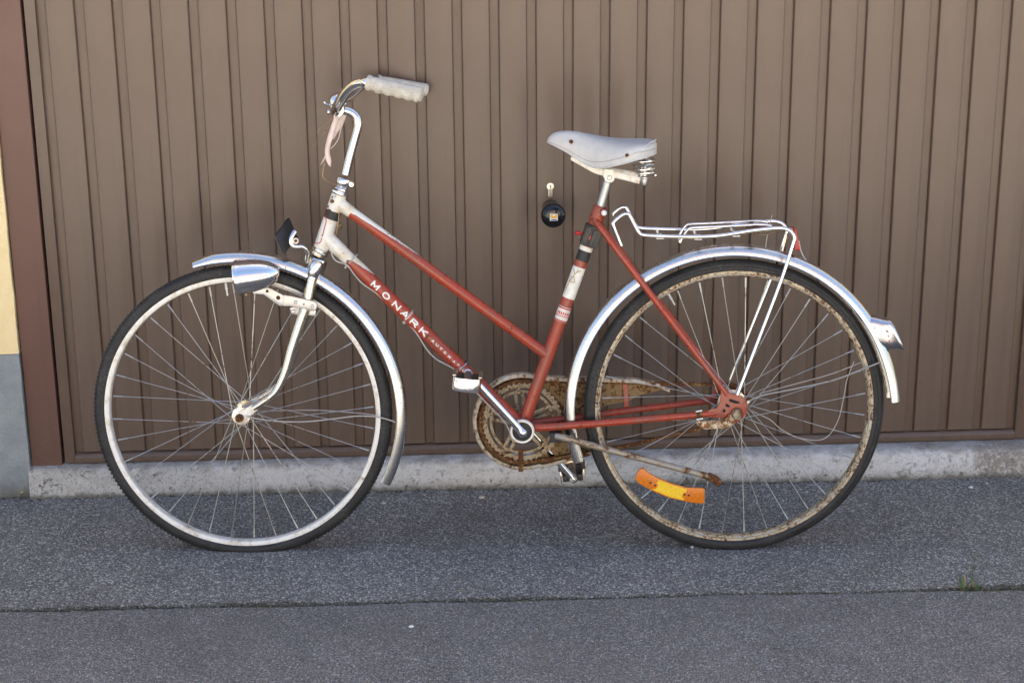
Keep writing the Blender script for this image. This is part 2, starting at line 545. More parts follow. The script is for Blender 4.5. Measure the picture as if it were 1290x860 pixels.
def m_door(name, a, b, rough):
    t = NT(name)
    n = t.noise(3.2, 5, 0.6)
    col = t.mix(t.ramp(n, 0.3, 0.7), a, b)
    p = t.sep()
    # dusty splash up from the ground and pale rub marks
    lowz = t.math('ADD', p[2], t.math('MULTIPLY', t.noise(11, 4), 0.35))
    dust = t.math('MULTIPLY', t.ramp(lowz, 0.62, 0.22), t.ramp(t.noise(90, 4), 0.35, 0.75))
    col = t.mix(t.math('MULTIPLY', dust, 0.20), col, (0.16, 0.125, 0.10))
    # grime that ran down the ribs
    run = t.ramp(t.noise(26, 4, 0.6, t.mapping((1, 1, 0.045))), 0.50, 0.70)
    col = t.mix(t.math('MULTIPLY', run, 0.38), col, (0.075, 0.055, 0.043))
    spl = t.math('MULTIPLY', t.ramp(t.noise(170, 3), 0.60, 0.70), t.ramp(lowz, 0.50, 0.22))
    col = t.mix(t.math('MULTIPLY', spl, 0.30), col, (0.24, 0.20, 0.165))
    scr = t.vor(5.5, src=t.mapping((1.0, 1.0, 9.0), rot=(0, 0.12, 0)))
    scr = t.math('MULTIPLY', t.ramp(scr, 0.035, 0.012), t.ramp(t.noise(1.7, 3), 0.52, 0.62))
    col = t.mix(t.math('MULTIPLY', scr, 0.35), col, (0.27, 0.24, 0.21))
    spk = t.math('MULTIPLY', t.ramp(t.vor(55), 0.07, 0.04), t.ramp(t.noise(4, 2), 0.55, 0.68))
    col = t.mix(t.math('MULTIPLY', spk, 0.55), col, (0.35, 0.32, 0.28))
    r = t.math('ADD', t.ramp(t.noise(6, 5), 0.3, 0.7, rough - 0.04, rough + 0.06), t.math('MULTIPLY', dust, 0.15))
    return t.out(col, r, 0, t.bump(t.math('ADD', t.noise(14, 2), t.math('MULTIPLY', t.noise(420, 2), 0.03)), 0.0012, 0.25))
MT['door'] = m_door('brown door enamel', (0.113, 0.0745, 0.0545), (0.128, 0.0865, 0.0635), 0.36)
MT['post'] = m_door('red brown frame enamel', (0.130, 0.066, 0.050), (0.146, 0.075, 0.057), 0.5)
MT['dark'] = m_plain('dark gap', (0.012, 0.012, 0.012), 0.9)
MT['roof'] = m_plain('brown roof edge', (0.09, 0.055, 0.04), 0.7, 0, 0.2, 12)
MT['nickel'] = m_chrome('nickel lock', (0.70, 0.68, 0.60), 0.28, 0.05, 0.4)
MT['knob'] = m_plain('gloss black knob', (0.010, 0.010, 0.012), 0.06, 0, 0.2, 60)
MT['badge_white'] = m_plain('white badge', (0.72, 0.70, 0.66), 0.35)
MT['badge_gold'] = m_plain('gold badge print', (0.66, 0.40, 0.05), 0.35)
MT['badge_blue'] = m_plain('blue badge print', (0.04, 0.05, 0.30), 0.35)

# ---------------- asphalt in two sheets with an open, mossy joint between them
def joint_y(x):
    return -0.683 - 0.0165 * (x + 0.12)
def jag(x, k):
    return 0.010 * fbm(x * 3.1, k * 7.3) + 0.0045 * fbm(x * 40, k * 3.7, 1.0, 3)
xs = [-300, -40, -6] + [-1.6 + 0.006 * i for i in range(int(5.4 / 0.006) + 1)] + [8, 60, 300]
def gap(x):
    g = 0.0050 + 0.0210 * max(0.0, fbm(x * 2.6, 9.1) + 0.22) + 0.003 * max(0.0, fbm(x * 30, 4.1))
    return g
def sheet(name, edge_fn, far, z, th, mat, label_kind='structure'):
    mb = MB()
    vs_, fs = [], []
    for x in xs:
        e = edge_fn(x)
        vs_ += [(x, far, z), (x, e, z), (x, e, z - th)]
    for i in range(len(xs) - 1):
        a, b = 3 * i, 3 * (i + 1)
        fs += [(a, b, b + 1, a + 1), (a + 1, b + 1, b + 2, a + 2)]
    mb.add(vs_, fs)
    return tag(mb.build(name, mat, smooth=False), kind='structure')
sheet('asphalt_forecourt', lambda x: joint_y(x) + jag(x, 1) + gap(x), 7.0, 0.0, 0.016, 'asphalt_a')
sheet('asphalt_road', lambda x: joint_y(x) + jag(x, 1.02) - gap(x) * 0.6, -2.4, -0.002, 0.016, 'asphalt_b')
mb = MB()
mb.add([(-300, -0.9, -0.0105), (300, -0.9, -0.0105), (300, -0.45, -0.0105), (-300, -0.45, -0.0105)], [(0, 1, 2, 3)])
tag(mb.build('joint_dirt', 'dirt', smooth=False), 'dark mossy dirt lying in the open joint between the asphalt sheets', 'dirt', kind='structure')
MT['far_ground'] = m_plain('pale gravel and dry grass', (0.20, 0.19, 0.13), 0.95, 0, 0.3, 2)
mb = MB()
mb.add([(-600, -600, -0.03), (600, -600, -0.03), (600, 600, -0.03), (-600, 600, -0.03)], [(0, 1, 2, 3)])
tag(mb.build('ground', 'far_ground', smooth=False), kind='structure')
MT['paving'] = m_plain('pale bounce paving', (0.42, 0.40, 0.36), 0.85, 0, 0.12, 5)
mb = MB()
mb.box((-60, -12.5, -0.25), (60, -2.404, -0.004))
tag(mb.build('bounce_yard', 'paving', smooth=False), kind='structure')  # unseen pale paving, added to bounce sunlight up onto door and bicycle

# ---------------- garage building
DX0, DX1 = -0.115, 2.348          # door leaf
PT = 0.0885                        # rib pitch
GB = empty('garage_building', (0, 0, 0))
tag(GB, 'rendered garage building, yellow wall above a blue grey plinth', 'building')
XL, XR, YB, ZT = -5.5, 7.5, 6.0, 2.55
def stucco_face(name, mat, x0, x1, z0, z1, y, th=0.2, rough_edge=None):
    mb = MB()
    nx = max(2, min(90, int((x1 - x0) / 0.03)))
    nz = max(2, min(90, int((z1 - z0) / 0.03)))
    if x1 - x0 > 2.9: nx = 30
    vs_ = []
    for j in range(nz + 1):
        for i in range(nx + 1):
            x = x0 + (x1 - x0) * i / nx
            z = z0 + (z1 - z0) * j / nz
            dy = 0.0025 * fbm(x * 9, z * 9, y)
            if rough_edge == 'right' and i == nx: x += 0.004 * fbm(z * 14, 2.2)
            if rough_edge == 'left' and i == 0: x += 0.004 * fbm(z * 14, 5.2)
            vs_.append((x, y + dy, z))
    fs = [(j * (nx + 1) + i, j * (nx + 1) + i + 1, (j + 1) * (nx + 1) + i + 1, (j + 1) * (nx + 1) + i) for j in range(nz) for i in range(nx)]
    n0 = len(vs_)
    # returns to the back so that the wall has thickness
    bl = [(x0, y + th, z0), (x1, y + th, z0), (x1, y + th, z1), (x0, y + th, z1)]
    c = [0, nx, nz * (nx + 1) + nx, nz * (nx + 1)]
    vs_ += bl
    right = [j * (nx + 1) + nx for j in range(nz + 1)]
    left = [j * (nx + 1) for j in range(nz + 1)]
    top = [nz * (nx + 1) + i for i in range(nx + 1)]
    bot = list(range(nx + 1))
    fs += [tuple(right + [n0 + 2, n0 + 1]), tuple(left[::-1] + [n0, n0 + 3]), tuple(top + [n0 + 2, n0 + 3]), tuple(bot[::-1] + [n0, n0 + 1])]
    mb.add(vs_, fs)
    return mb.build(name, mat, GB, smooth=True, angle=50)
WXL, WXR = -0.200, 2.433
stucco_face('wall', 'stucco_yellow', -0.95, WXL, 0.377, 2.30, -0.016, rough_edge='right')
stucco_face('wall', 'stucco_yellow', XL, -0.95, 0.377, 2.30, -0.016)
stucco_face('wall', 'stucco_yellow', WXR, 3.2, 0.377, 2.30, -0.016, rough_edge='left')
stucco_face('wall', 'stucco_yellow', 3.2, XR, 0.377, 2.30, -0.016)
stucco_face('wall', 'stucco_yellow', XL, XR, 2.30, ZT, -0.016)
stucco_face('plinth', 'stucco_grey', -0.95, WXL, -0.02, 0.376, -0.021, rough_edge='right')
stucco_face('plinth', 'stucco_grey', XL, -0.95, -0.02, 0.376, -0.021)
stucco_face('plinth', 'stucco_grey', WXR, 3.2, -0.02, 0.376, -0.021, rough_edge='left')
stucco_face('plinth', 'stucco_grey', 3.2, XR, -0.02, 0.376, -0.021)
mb = MB()
mb.box((XL, 0.24, 0), (XL + 0.2, YB, ZT)); mb.build('side_wall', 'stucco_yellow', GB, smooth=False)
mb = MB()
mb.box((XR - 0.2, 0.24, 0), (XR, YB, ZT)); mb.build('side_wall', 'stucco_yellow', GB, smooth=False)
mb = MB()
mb.box((XL, YB, 0), (XR, YB + 0.2, ZT)); mb.build('rear_wall', 'stucco_yellow', GB, smooth=False)
mb = MB()
mb.box((XL - 0.3, -0.14, ZT + 0.002), (XR + 0.3, YB + 0.4, ZT + 0.22)); mb.build('roof', 'roof', GB, smooth=False, bevel=0.01)
for x0, x1 in ((WXL + 0.003, DX0 - 0.006), (DX1 + 0.006, WXR - 0.003)):
    mb = MB(); mb.box((x0, -0.008, 0.071), (x1, 0.10, 2.30)); mb.build('door_post', 'post', GB, bevel=0.004)
mb = MB(); mb.box((DX0 - 0.005, -0.008, 2.215), (DX1 + 0.005, 0.10, 2.299)); mb.build('lintel', 'post', GB, bevel=0.004)
mb = MB(); mb.box((DX0 - 0.004, 0.06, 0.0), (DX1 + 0.004, 0.09, 2.215)); mb.build('gap_shade_board', 'dark', GB, smooth=False)  # near-black board added behind the door leaf, painting the shade in its gaps

# ---------------- garage door: back sheet, stiles and rail, one raised slat beside the other
GD = empty('garage_door', ((DX0 + DX1) / 2, 0, 0.082))
tag(GD, 'brown ribbed metal up-and-over garage door with round black knob', 'garage door')
ox, oz = (DX0 + DX1) / 2, 0.082
def gd(mb, name, mat, parent=GD, **k):
    mb.v = [(x - ox, y, z - oz) for x, y, z in mb.v]
    return mb.build(name, mat, parent, **k)
ZD0, ZD1 = 0.082, 2.205
mb = MB(); mb.box((DX0 + 0.01, 0.0115, ZD0 + 0.01), (DX1 - 0.01, 0.020, ZD1 - 0.01)); gd(mb, 'back_sheet', 'door', smooth=False)
RL, RH = -PT, 26.235 * PT
mb = MB(); mb.box((DX0, -0.004, ZD0), (RL, 0.03, ZD1)); gd(mb, 'stile', 'door', bevel=0.003)
mb = MB(); mb.box((RH, -0.004, ZD0), (DX1, 0.03, ZD1)); gd(mb, 'stile', 'door', bevel=0.003)
# bottom rail with a lip: a stepped, rounded section
prof = [(0.030, ZD0), (-0.006, ZD0), (-0.008, ZD0 + 0.004), (-0.008, ZD0 + 0.015), (-0.005, ZD0 + 0.019), (-0.001, ZD0 + 0.0225), (0.0105, ZD0 + 0.025), (0.030, ZD0 + 0.025)]
mb = MB(); mb.prism([(RL + 0.0005, y, z) for y, z in prof], (RH - RL - 0.001, 0, 0)); gd(mb, 'bottom_rail', 'door', bevel=0.0012)
mb = MB(); mb.box((RL + 0.0005, -0.004, ZD1 - 0.03), (RH - 0.0005, 0.03, ZD1)); gd(mb, 'top_rail', 'door', bevel=0.003)
# one slat, shared by all: flat face, rounded shoulders, slanting flanks
x0, x1 = 0.235 * PT, PT
zs0, zs1 = ZD0 + 0.028, ZD1 - 0.031
sec = [(x0 - 0.0004, 0.0114), (x0 + 0.0012, 0.0022), (x0 + 0.0022, 0.0006), (x0 + 0.0040, 0.0), (x1 - 0.0040, 0.0), (x1 - 0.0022, 0.0006), (x1 - 0.0012, 0.0022), (x1 + 0.0004, 0.0114)]
mb = MB(); mb.prism([(x, y, zs0) for x, y in sec], (0, 0, zs1 - zs0))
mb.v = [(x, y, z - oz) for x, y, z in mb.v]
s0 = mb.build('slat', 'door', GD, smooth=True, angle=60)
s0.location = (-PT - ox, 0, 0)
for k in range(0, 26):
    s = share(s0, 'slat', GD, (k * PT - ox, 0.0005 * fbm(k * 1.7, 3.3), 0))
    s.rotation_euler = (0.0006 * fbm(k * 2.1, 1.1), 0, 0.009 * fbm(k * 1.3, 8.8))
# knob: neck, flared disc with domed face and a small badge
kx, kz = 1.1172, 0.7150
mb = MB(); mb.lathe([(0.0, -0.004), (0.021, -0.004), (0.021, 0.0), (0.0205, 0.012), (0.0195, 0.066), (0.021, 0.072), (0.028, 0.079), (0.0295, 0.084), (0.030, 0.090), (0.029, 0.095), (0.025, 0.1005), (0.014, 0.1045), (0.0, 0.1055)], (kx, 0, kz), (0, -1, 0), 40)
kn = gd(mb, 'knob', 'knob', angle=50)
bz, by = kz - 0.001, -0.1062
def badge(name, mat, pts, d=0.0006, off=0.0):
    mb = MB(); mb.prism([(kx + x, by - off, bz + z) for x, z in pts], (0, -d, 0)); return gd(mb, name, mat, kn, smooth=False)
badge('badge', 'badge_white', [(-0.0095, -0.0085), (0.0095, -0.0085), (0.0095, 0.0085), (-0.0095, 0.0085)], 0.0008)
badge('badge_print', 'badge_gold', [(-0.008, 0.007), (-0.0035, 0.007), (-0.0015, 0.003), (0.0015, 0.003), (0.0035, 0.007), (0.008, 0.007), (0.008, -0.0015), (0.003, -0.003), (-0.003, -0.003), (-0.008, -0.0015)], 0.0003, 0.0009)
badge('badge_print', 'badge_blue', [(-0.0075, -0.0050), (0.0075, -0.0050), (0.0065, -0.0074), (-0.0065, -0.0074)], 0.0003, 0.0009)
# euro-profile lock cylinder
lx, lz = 1.1165, 0.7680
pts = [(0.0088 * math.cos(a), 0.0088 * math.sin(a)) for a in [R(-58 + 296 * i / 20) for i in range(21)]]
pts = [(x, z) for x, z in pts] + [(-0.0050, -0.0085), (-0.0050, -0.0225), (-0.0042, -0.0248), (-0.002, -0.0262), (0.002, -0.0262), (0.0042, -0.0248), (0.0050, -0.0225), (0.0050, -0.0085)]
mb = MB(); mb.prism([(lx + x, 0.006, lz + z) for x, z in pts], (0, -0.0095, 0)); lk = gd(mb, 'lock_cylinder', 'nickel', bevel=0.0006)
mb = MB(); mb.lathe([(0, 0), (0.0062, 0), (0.0062, 0.0012), (0, 0.0014)], (lx, -0.0037, lz), (0, -1, 0), 20); gd(mb, 'lock_core', 'nickel', lk)
mb = MB(); mb.prism([(lx + x, -0.0052, lz + z) for x, z in ((-0.0010, -0.0038), (0.0008, -0.0042), (0.0006, -0.001), (0.0016, 0.001), (0.001, 0.0042), (-0.0012, 0.0040), (-0.0016, 0.001), (-0.0004, -0.001))], (0, -0.0003, 0)); gd(mb, 'keyhole', 'dark', lk, smooth=False)
mb = MB(); mb.box((lx - 0.005, -0.0041, lz - 0.0096), (lx + 0.005, -0.0036, lz - 0.0085)); gd(mb, 'lock_seam', 'dark', lk, smooth=False)

# ---------------- concrete threshold under the door
mb = MB()
N = 430
X0, X1 = -0.202, 2.50
rows = 9
vs_ = []
for i in range(N + 1):
    x = X0 + (X1 - X0) * i / N
    yf = -0.034 - 0.0128 * (x + 0.2)
    ztop = 0.0815 + 0.0006 * fbm(x * 6, 1)
    zf = 0.067 + 0.004 * fbm(x * 5, 4)
    crumb = 0.006 * max(0, fbm(x * 22, 2.2)) + 0.004 * fbm(x * 70, 7.1)
    if x < 0.10: crumb *= 1.9
    foot = 0.010 * fbm(x * 12, 11.0) + 0.004 * fbm(x * 50, 5.5)
    sec = [(0.09, ztop - 0.0005), (0.004, ztop - 0.0015), (yf * 0.55, ztop - 0.004), (yf * 0.86 + crumb * 0.4, zf + 0.006 - crumb * 0.3), (yf + 0.003 + crumb * 0.5, zf - crumb * 0.4),
           (yf + 0.0008 + crumb * 0.3, zf - 0.010), (yf + 0.002 * fbm(x * 30, 3), zf * 0.5), (yf - 0.002 + foot * 0.2, 0.012), (yf - 0.003 - max(0, foot) * 0.6, -0.012)]
    for k, (y, z) in enumerate(sec):
        if 2 <= k <= 7:
            y += 0.0012 * fbm(x * 90, k * 2.7); z += 0.0008 * fbm(x * 90, k * 1.9 + 40)
        vs_.append((x, y, z))
fs = [(i * rows + k, (i + 1) * rows + k, (i + 1) * rows + k + 1, i * rows + k + 1) for i in range(N) for k in range(rows - 1)]
fs += [tuple(range(rows)), tuple(N * rows + k for k in range(rows))]
mb.add(vs_, fs)
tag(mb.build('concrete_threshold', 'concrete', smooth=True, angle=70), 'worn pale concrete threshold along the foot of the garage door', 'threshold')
# crumbs of soil caught along the foot of the threshold
mb = MB()
rng = random.Random(3)
def crumb(mb, x, y, z, s, rng):
    pts = []
    for sx, sy, sz in ((1, 0, 0), (-1, 0, 0), (0, 1, 0), (0, -1, 0), (0, 0, 1), (0, 0, -0.6)):
        k = s * rng.uniform(0.6, 1.2)
        pts.append((x + sx * k * 1.3, y + sy * k, z + sz * k * 0.7))
    mb.add(pts, [(0, 2, 4), (2, 1, 4), (1, 3, 4), (3, 0, 4), (2, 0, 5), (1, 2, 5), (3, 1, 5), (0, 3, 5)])
for i in range(900):
    x = rng.uniform(-0.6, 2.5)
    if fbm(x * 5, 3.1) + rng.uniform(-0.35, 0.25) < 0: continue
    yf = -0.036 - 0.0128 * (x + 0.2) if x > -0.2 else -0.024
    crumb(mb, x, yf - abs(rng.gauss(0.002, 0.007)), 0.001, rng.uniform(0.0012, 0.0040), rng)
tag(mb.build('soil_crumbs', 'dirt', smooth=False), 'dark crumbs of soil along the foot of the threshold', 'soil', kind='stuff')

mb = MB()
for i in range(2600):
    x = rng.uniform(-0.7, 2.5)
    k_ = fbm(x * 2.6, 9.1) + 0.25
    if rng.random() > 0.25 + 1.1 * k_: continue
    crumb(mb, x, joint_y(x) + jag(x, 1) + rng.gauss(0, 0.45) * (gap(x) + 0.002), -0.0035 + rng.uniform(0, 0.003), rng.uniform(0.0010, 0.0030), rng)
tag(mb.build('joint_moss', 'moss', smooth=False), 'dry olive moss and grit filling the asphalt joint', 'moss', kind='stuff')

mb = MB()
for i in range(1500):
    x = rng.uniform(-0.5, 2.5)
    if rng.random() < 0.55:
        y = -0.06 - 0.0128 * x - abs(rng.gauss(0, 0.05))
    else:
        y = rng.uniform(-1.05, -0.08)
    if -0.75 < y < -0.65: continue
    crumb(mb, x, y, 0.0012, rng.choice((0.0008, 0.0010, 0.0012, 0.0015, 0.0022)), rng)
MT['grit'] = m_plain('loose grit', (0.30, 0.275, 0.24), 0.9, 0, 0.6, 25)
tag(mb.build('loose_grit', 'grit', smooth=False), 'fine loose grit scattered over the asphalt', 'grit', kind='stuff')
MT['straw'] = m_plain('dry straw', (0.34, 0.26, 0.15), 0.8, 0, 0.3, 100)
for k_, (x, y, a_, L_, lab_) in enumerate(((1.86, -0.135, 0.4, 0.030, 'thin dry stalk lying near the threshold, right of the rear tyre'), (0.86, -0.655, -0.3, 0.022, 'short dry stalk lying by the joint below the chainwheel'), (0.16, -0.60, 1.0, 0.018, 'tiny dry stalk on the asphalt in front of the front wheel'))):
    mb = MB(); mb.tube(smooth_path([(x, y, 0.002), (x + 0.5 * L_ * math.cos(a_), y + 0.5 * L_ * math.sin(a_) + 0.002, 0.004), (x + L_ * math.cos(a_), y + L_ * math.sin(a_), 0.002)], 4), 0.0008, 5)
    tag(mb.build('dry_stalk', 'straw'), lab_, 'stalk')

# ---------------- house across the road (it lights the chrome; it stands behind the camera)
HS = empty('house_across_road', (1.0, -15.0, 0))
tag(HS, 'pale rendered house across the road, mirrored in the chrome', 'building')
MT['house'] = m_plain('cream render', (0.74, 0.68, 0.55), 0.9, 0, 0.05, 3)
MT['tiles'] = m_plain('red roof tiles', (0.22, 0.075, 0.045), 0.8, 0, 0.2, 14)
MT['pane'] = m_plain('window glass', (0.03, 0.035, 0.04), 0.05)
mb = MB(); mb.box((-11, -7, 0), (10, 0, 4.6)); mb.build('wall', 'house', HS, smooth=False)
mb = MB(); mb.prism([(-11.5, 0.5, 4.6), (-11.5, -7.5, 4.6), (-11.5, -3.5, 7.6)], (22, 0, 0)); mb.build('roof', 'tiles', HS, smooth=False)
for i in range(5):
    xw = -9 + i * 4.0
    if i == 2:
        mb = MB(); mb.box((xw, -0.02, 0), (xw + 1.1, 0.04, 2.1)); mb.build('door', 'post', HS, smooth=False)
        continue
    mb = MB(); mb.box((xw, -0.02, 1.1), (xw + 1.3, 0.05, 2.4)); f = mb.build('window', 'decal', HS, smooth=False)
    mb = MB(); mb.box((xw + 0.08, 0.051, 1.18), (xw + 1.22, 0.055, 2.32)); mb.build('pane', 'pane', f, smooth=False)

# ================================================================== the bicycle
# local axes: x towards the rear wheel, y away from the viewer, z up in the plane of the frame
BK = empty('bicycle')
bu, by_, bw = Vector((0.998097, -0.061266, 0.007021)), Vector((0.061641, 0.994515, -0.084498)), Vector((-0.001806, 0.084770, 0.996399))
BK.matrix_world = Matrix(((bu.x, by_.x, bw.x, 0), (bu.y, by_.y, bw.y, 0), (bu.z, by_.z, bw.z, 0), (0, 0, 0, 1)))
BK.location = (0.944122, -0.420500, 0.000051)
tag(BK, 'old red and white step-through bicycle with rusty rear wheel leaning at garage door', 'bicycle')
bo = Vector((0.944122, -0.420500, 0.000051))
def ground_gap(p):
    return bo.z + bu.z * p[0] + by_.z * p[1] + bw.z * p[2]

AX = 0.56175
AZ = 0.331
FA, RA = Vector((-AX, 0, AZ)), Vector((AX, 0, AZ))

def V(p): return Vector(p)
def lerp(a, b, t): return V(a) + (V(b) - V(a)) * t

# ---------------- wheels
def wheel(name, ax, rim_mat, spoke_mats, phase, flange_r, flange_y, hub_prof, hub_mat, label):
    mb = MB(); mb.lathe(hub_prof, (0, 0, 0), (0, -1, 0), 28)
    w = mb.build(name, hub_mat, BK, loc=ax)
    w['label'] = label
    # rim: a deep box section, its near wall slightly coned
    prof = [(0.3165, -0.0135), (0.3165, -0.0115), (0.312, -0.0112), (0.310, -0.006), (0.310, 0.006), (0.312, 0.0112), (0.3165, 0.0115), (0.3165, 0.0135), (0.3135, 0.0142), (0.3075, 0.0128), (0.3060, 0.0115), (0.3052, 0.0080), (0.3045, 0.0030), (0.3045, -0.0030), (0.3052, -0.0080), (0.3060, -0.0115), (0.3075, -0.0128), (0.3135, -0.0142)]
    mb = MB(); mb.lathe(prof, (0, 0, 0), (0, -1, 0), 128, closed_prof=True)
    rim = mb.build('rim', rim_mat, w, angle=28)
    # tyre, half flat: pressed level where it stands and bulging there
    sec = []
    for i in range(20):
        a = R(-128) + R(256) * i / 19
        sec.append((0.3255 + 0.0165 * math.cos(a), 0.0162 * math.sin(a)))
    mb = MB(); mb.lathe(sec, (0, 0, 0), (0, -1, 0), 180, closed_prof=True)
    out = []
    for p in mb.v:
        q_ = Vector(p)
        ang = math.atan2(q_.z, q_.x)
        low = max(0.0, math.cos(ang + PI / 2))
        r = math.hypot(q_.x, q_.z)
        squash = low ** 26
        if r > 0.3175:
            q_.y *= 1 + 0.36 * squash
        wp = q_ + Vector(ax)
        g = ground_gap(wp)
        if g < 0.0006:
            q_.z += (0.0006 - g) / bw.z
        out.append(tuple(q_))
    mb.v = out
    mb.build('tyre', 'rubber', w, angle=60)
    # raised tread line along the shoulder
    mb = MB()
    for s_ in ((-1, 1) if name == 'front_wheel' else ()):
        n_ = 210
        for k in range(n_):
            a = 2 * PI * (k + 0.5 * (s_ > 0)) / n_
            if math.sin(a) < -0.93: continue
            ra, da = 0.3393, 0.34 / n_ * PI
            c_, s2 = math.cos(a), math.sin(a)
            t_ = Vector((-s2, 0, c_)); rd = Vector((c_, 0, s2)); yy = Vector((0, 1, 0)) * s_
            base = rd * 0.3372 + yy * 0.0086
            o1 = (rd * 0.0042 + yy * 0.0000); o2 = (rd * 0.0006 + yy * 0.0052)
            p = [base + o1 * 1.0 - t_ * 0.0026, base + o1 + t_ * 0.0026, base + o2 + t_ * 0.0026, base + o2 - t_ * 0.0026]
            up = (rd + yy * 0.6).normalized() * 0.0016
            mb.add([x for x in p] + [x + up - (x - base) * 0.1 for x in p], [(0, 1, 2, 3), (4, 7, 6, 5), (0, 4, 5, 1), (1, 5, 6, 2), (2, 6, 7, 3), (3, 7, 4, 0)])
    if mb.v:
        tr = mb.build('tread', 'rubber', w, smooth=False); tr['kind'] = 'stuff'
    else:
        for rr_, yy_ in ((0.3405, 0.0062), (0.3345, 0.0137), (0.3268, 0.0166)):
            for s_ in (-1, 1):
                mb.tube([(rr_ * math.cos(R(k * 2)), s_ * yy_, rr_ * math.sin(R(k * 2))) for k in range(-60, 241)], 0.0007, 5)
        mb.build('tread', 'rubber', w)
    # 36 laced spokes, three cross
    protos = {}
    for j in range(36):
        side, lead = j % 2, (j // 2) % 2
        key = (side, lead)
        a = j * 10 + phase
        if key not in protos:
            sg = -1 if side == 0 else 1
            off = R(58) * (1 if lead else -1)
            hy = sg * (flange_y + (0.0022 if lead else -0.0022))
            h = Vector((flange_r * math.cos(off), hy, flange_r * math.sin(off)))
            e = Vector((0.3005, sg * 0.0028, 0))
            mb = MB()
            mb.tube([h, h + (e - h) * 0.93], 0.00098, 6)
            mb.tube([h + (e - h) * 0.925, h + (e - h) * 1.0], [0.0019, 0.0022], 6)
            protos[key] = mb.build('spoke', spoke_mats[0], w)
            sp = protos[key]
        else:
            sp = share(protos[key], 'spoke', w)
        sp.rotation_euler = (0, -R(a), 0)
        if j % 5 == 3 and len(spoke_mats) > 1:
            sp.material_slots[0].link = 'OBJECT'
            sp.material_slots[0].material = MT[spoke_mats[1]]
    return w, rim

hubF = [(0.0, 0.040), (0.0055, 0.040), (0.0058, 0.037), (0.0115, 0.0365), (0.012, 0.0335), (0.021, 0.0330), (0.0215, 0.0308), (0.012, 0.0300), (0.0105, 0.022), (0.0095, 0.0), (0.0105, -0.022), (0.012, -0.0300), (0.0215, -0.0308), (0.021, -0.0330), (0.012, -0.0335), (0.0115, -0.0365), (0.0058, -0.037), (0.0055, -0.040), (0.0, -0.040)]
FW, _ = wheel('front_wheel', FA, 'rim_front', ('spoke', 'spoke_rust'), 2.0, 0.0195, 0.0318, hubF, 'chrome_warm', 'front wheel with clean cream rim')
hubR = [(0.0, 0.050), (0.007, 0.050), (0.007, 0.046), (0.018, 0.0455), (0.019, 0.036), (0.0255, 0.0355), (0.0258, 0.033), (0.021, 0.032), (0.020, 0.020), (0.020, -0.018), (0.026, -0.028), (0.0335, -0.030), (0.033, -0.0328), (0.020, -0.034), (0.014, -0.040), (0.007, -0.048), (0.0, -0.050)]
RW, RIMR = wheel('rear_wheel', RA, 'rim_rear', ('spoke', 'spoke_rust'), 5.5, 0.0240, 0.0340, hubR, 'spoke_rust', 'rear wheel with rust eaten rim')
# thin blue pin stripe round the rear rim
MT['blue_line'] = m_rusty('blue pin stripe', (0.16, 0.26, 0.34), 0.25, 60, 0.45)
for s_ in (-1, 1):
    mb = MB(); mb.lathe([(0.3080, -0.0128), (0.3104, -0.0130), (0.3104, -0.0142), (0.3080, -0.0140)], (0, 0, 0), (0, 1, 0) if s_ > 0 else (0, -1, 0), 96, closed_prof=True)
    st = mb.build('rim_stripe', 'blue_line', RW)
def valve(w, px):
    a = V(px) - (FA if w is FW else RA); a.y = 0
    d = -a.normalized(); p = -d * 0.300
    mb = MB(); mb.tube([p + d * (-0.004), p + d * 0.012, p + d * 0.0125, p + d * 0.026], [0.0042, 0.0042, 0.0030, 0.0028], 10)
    mb.build('valve', 'alu', w)
valve(FW, (-0.5876,-0.0000,0.6408)); valve(RW, (0.4103,-0.0000,0.5970))
# axle nuts
for s_ in (-1, 1):
    mb = MB(); mb.lathe([(0, 0.064), (0.0050, 0.064), (0.0052, 0.058), (0.0085, 0.0578), (0.0088, 0.0520), (0.0098, 0.0516), (0.0098, 0.0495), (0, 0.0495)], (0, 0, 0), (0, s_, 0), 6 if False else 20)
    mb.build('axle_nut', 'rust', FW)
    mb = MB(); mb.lathe([(0, 0.0805), (0.0045, 0.0800), (0.0100, 0.0785), (0.0125, 0.0745), (0.0130, 0.0690), (0.0135, 0.0672), (0, 0.0672)], (0, 0, 0), (0, s_, 0), 24)
    mb.build('axle_nut', 'stand', RW)
# rear sprocket
mb = MB()
poly = []
for k in range(36):
    a = 2 * PI * k / 36
    r = 0.0395 if k % 2 else 0.0345
    poly.append((r * math.cos(a), 0.0475, r * math.sin(a)))
mb.prism(poly, (0, 0.0025, 0)); mb.build('sprocket', 'rust', RW, smooth=False)
# orange spoke reflector on the rear wheel, seen behind the near spokes
def rel(p, o): return tuple(V(p) - V(o))
refl = [(0.3495,-0.0160,0.1917), (0.3414,-0.0160,0.1824), (0.3360,-0.0160,0.1661), (0.3506,-0.0160,0.1529), (0.3835,-0.0160,0.1344), (0.4164,-0.0160,0.1207), (0.4566,-0.0160,0.1108), (0.4896,-0.0160,0.1056), (0.4954,-0.0160,0.1103), (0.4966,-0.0160,0.1398), (0.4920,-0.0160,0.1435), (0.4564,-0.0160,0.1446), (0.4235,-0.0160,0.1539), (0.3907,-0.0160,0.1674), (0.3670,-0.0160,0.1811), (0.3560,-0.0160,0.1913)]
mb = MB(); mb.prism([rel(p, RA) for p in refl], (0, 0.008, 0)); rf = mb.build('spoke_reflector', 'orange', RW, bevel=0.0008)
yel = [(0.3906,-0.0166,0.1645), (0.3770,-0.0166,0.1412), (0.4163,-0.0166,0.1236), (0.4474,-0.0166,0.1156), (0.4557,-0.0166,0.1414), (0.4235,-0.0166,0.1513)]
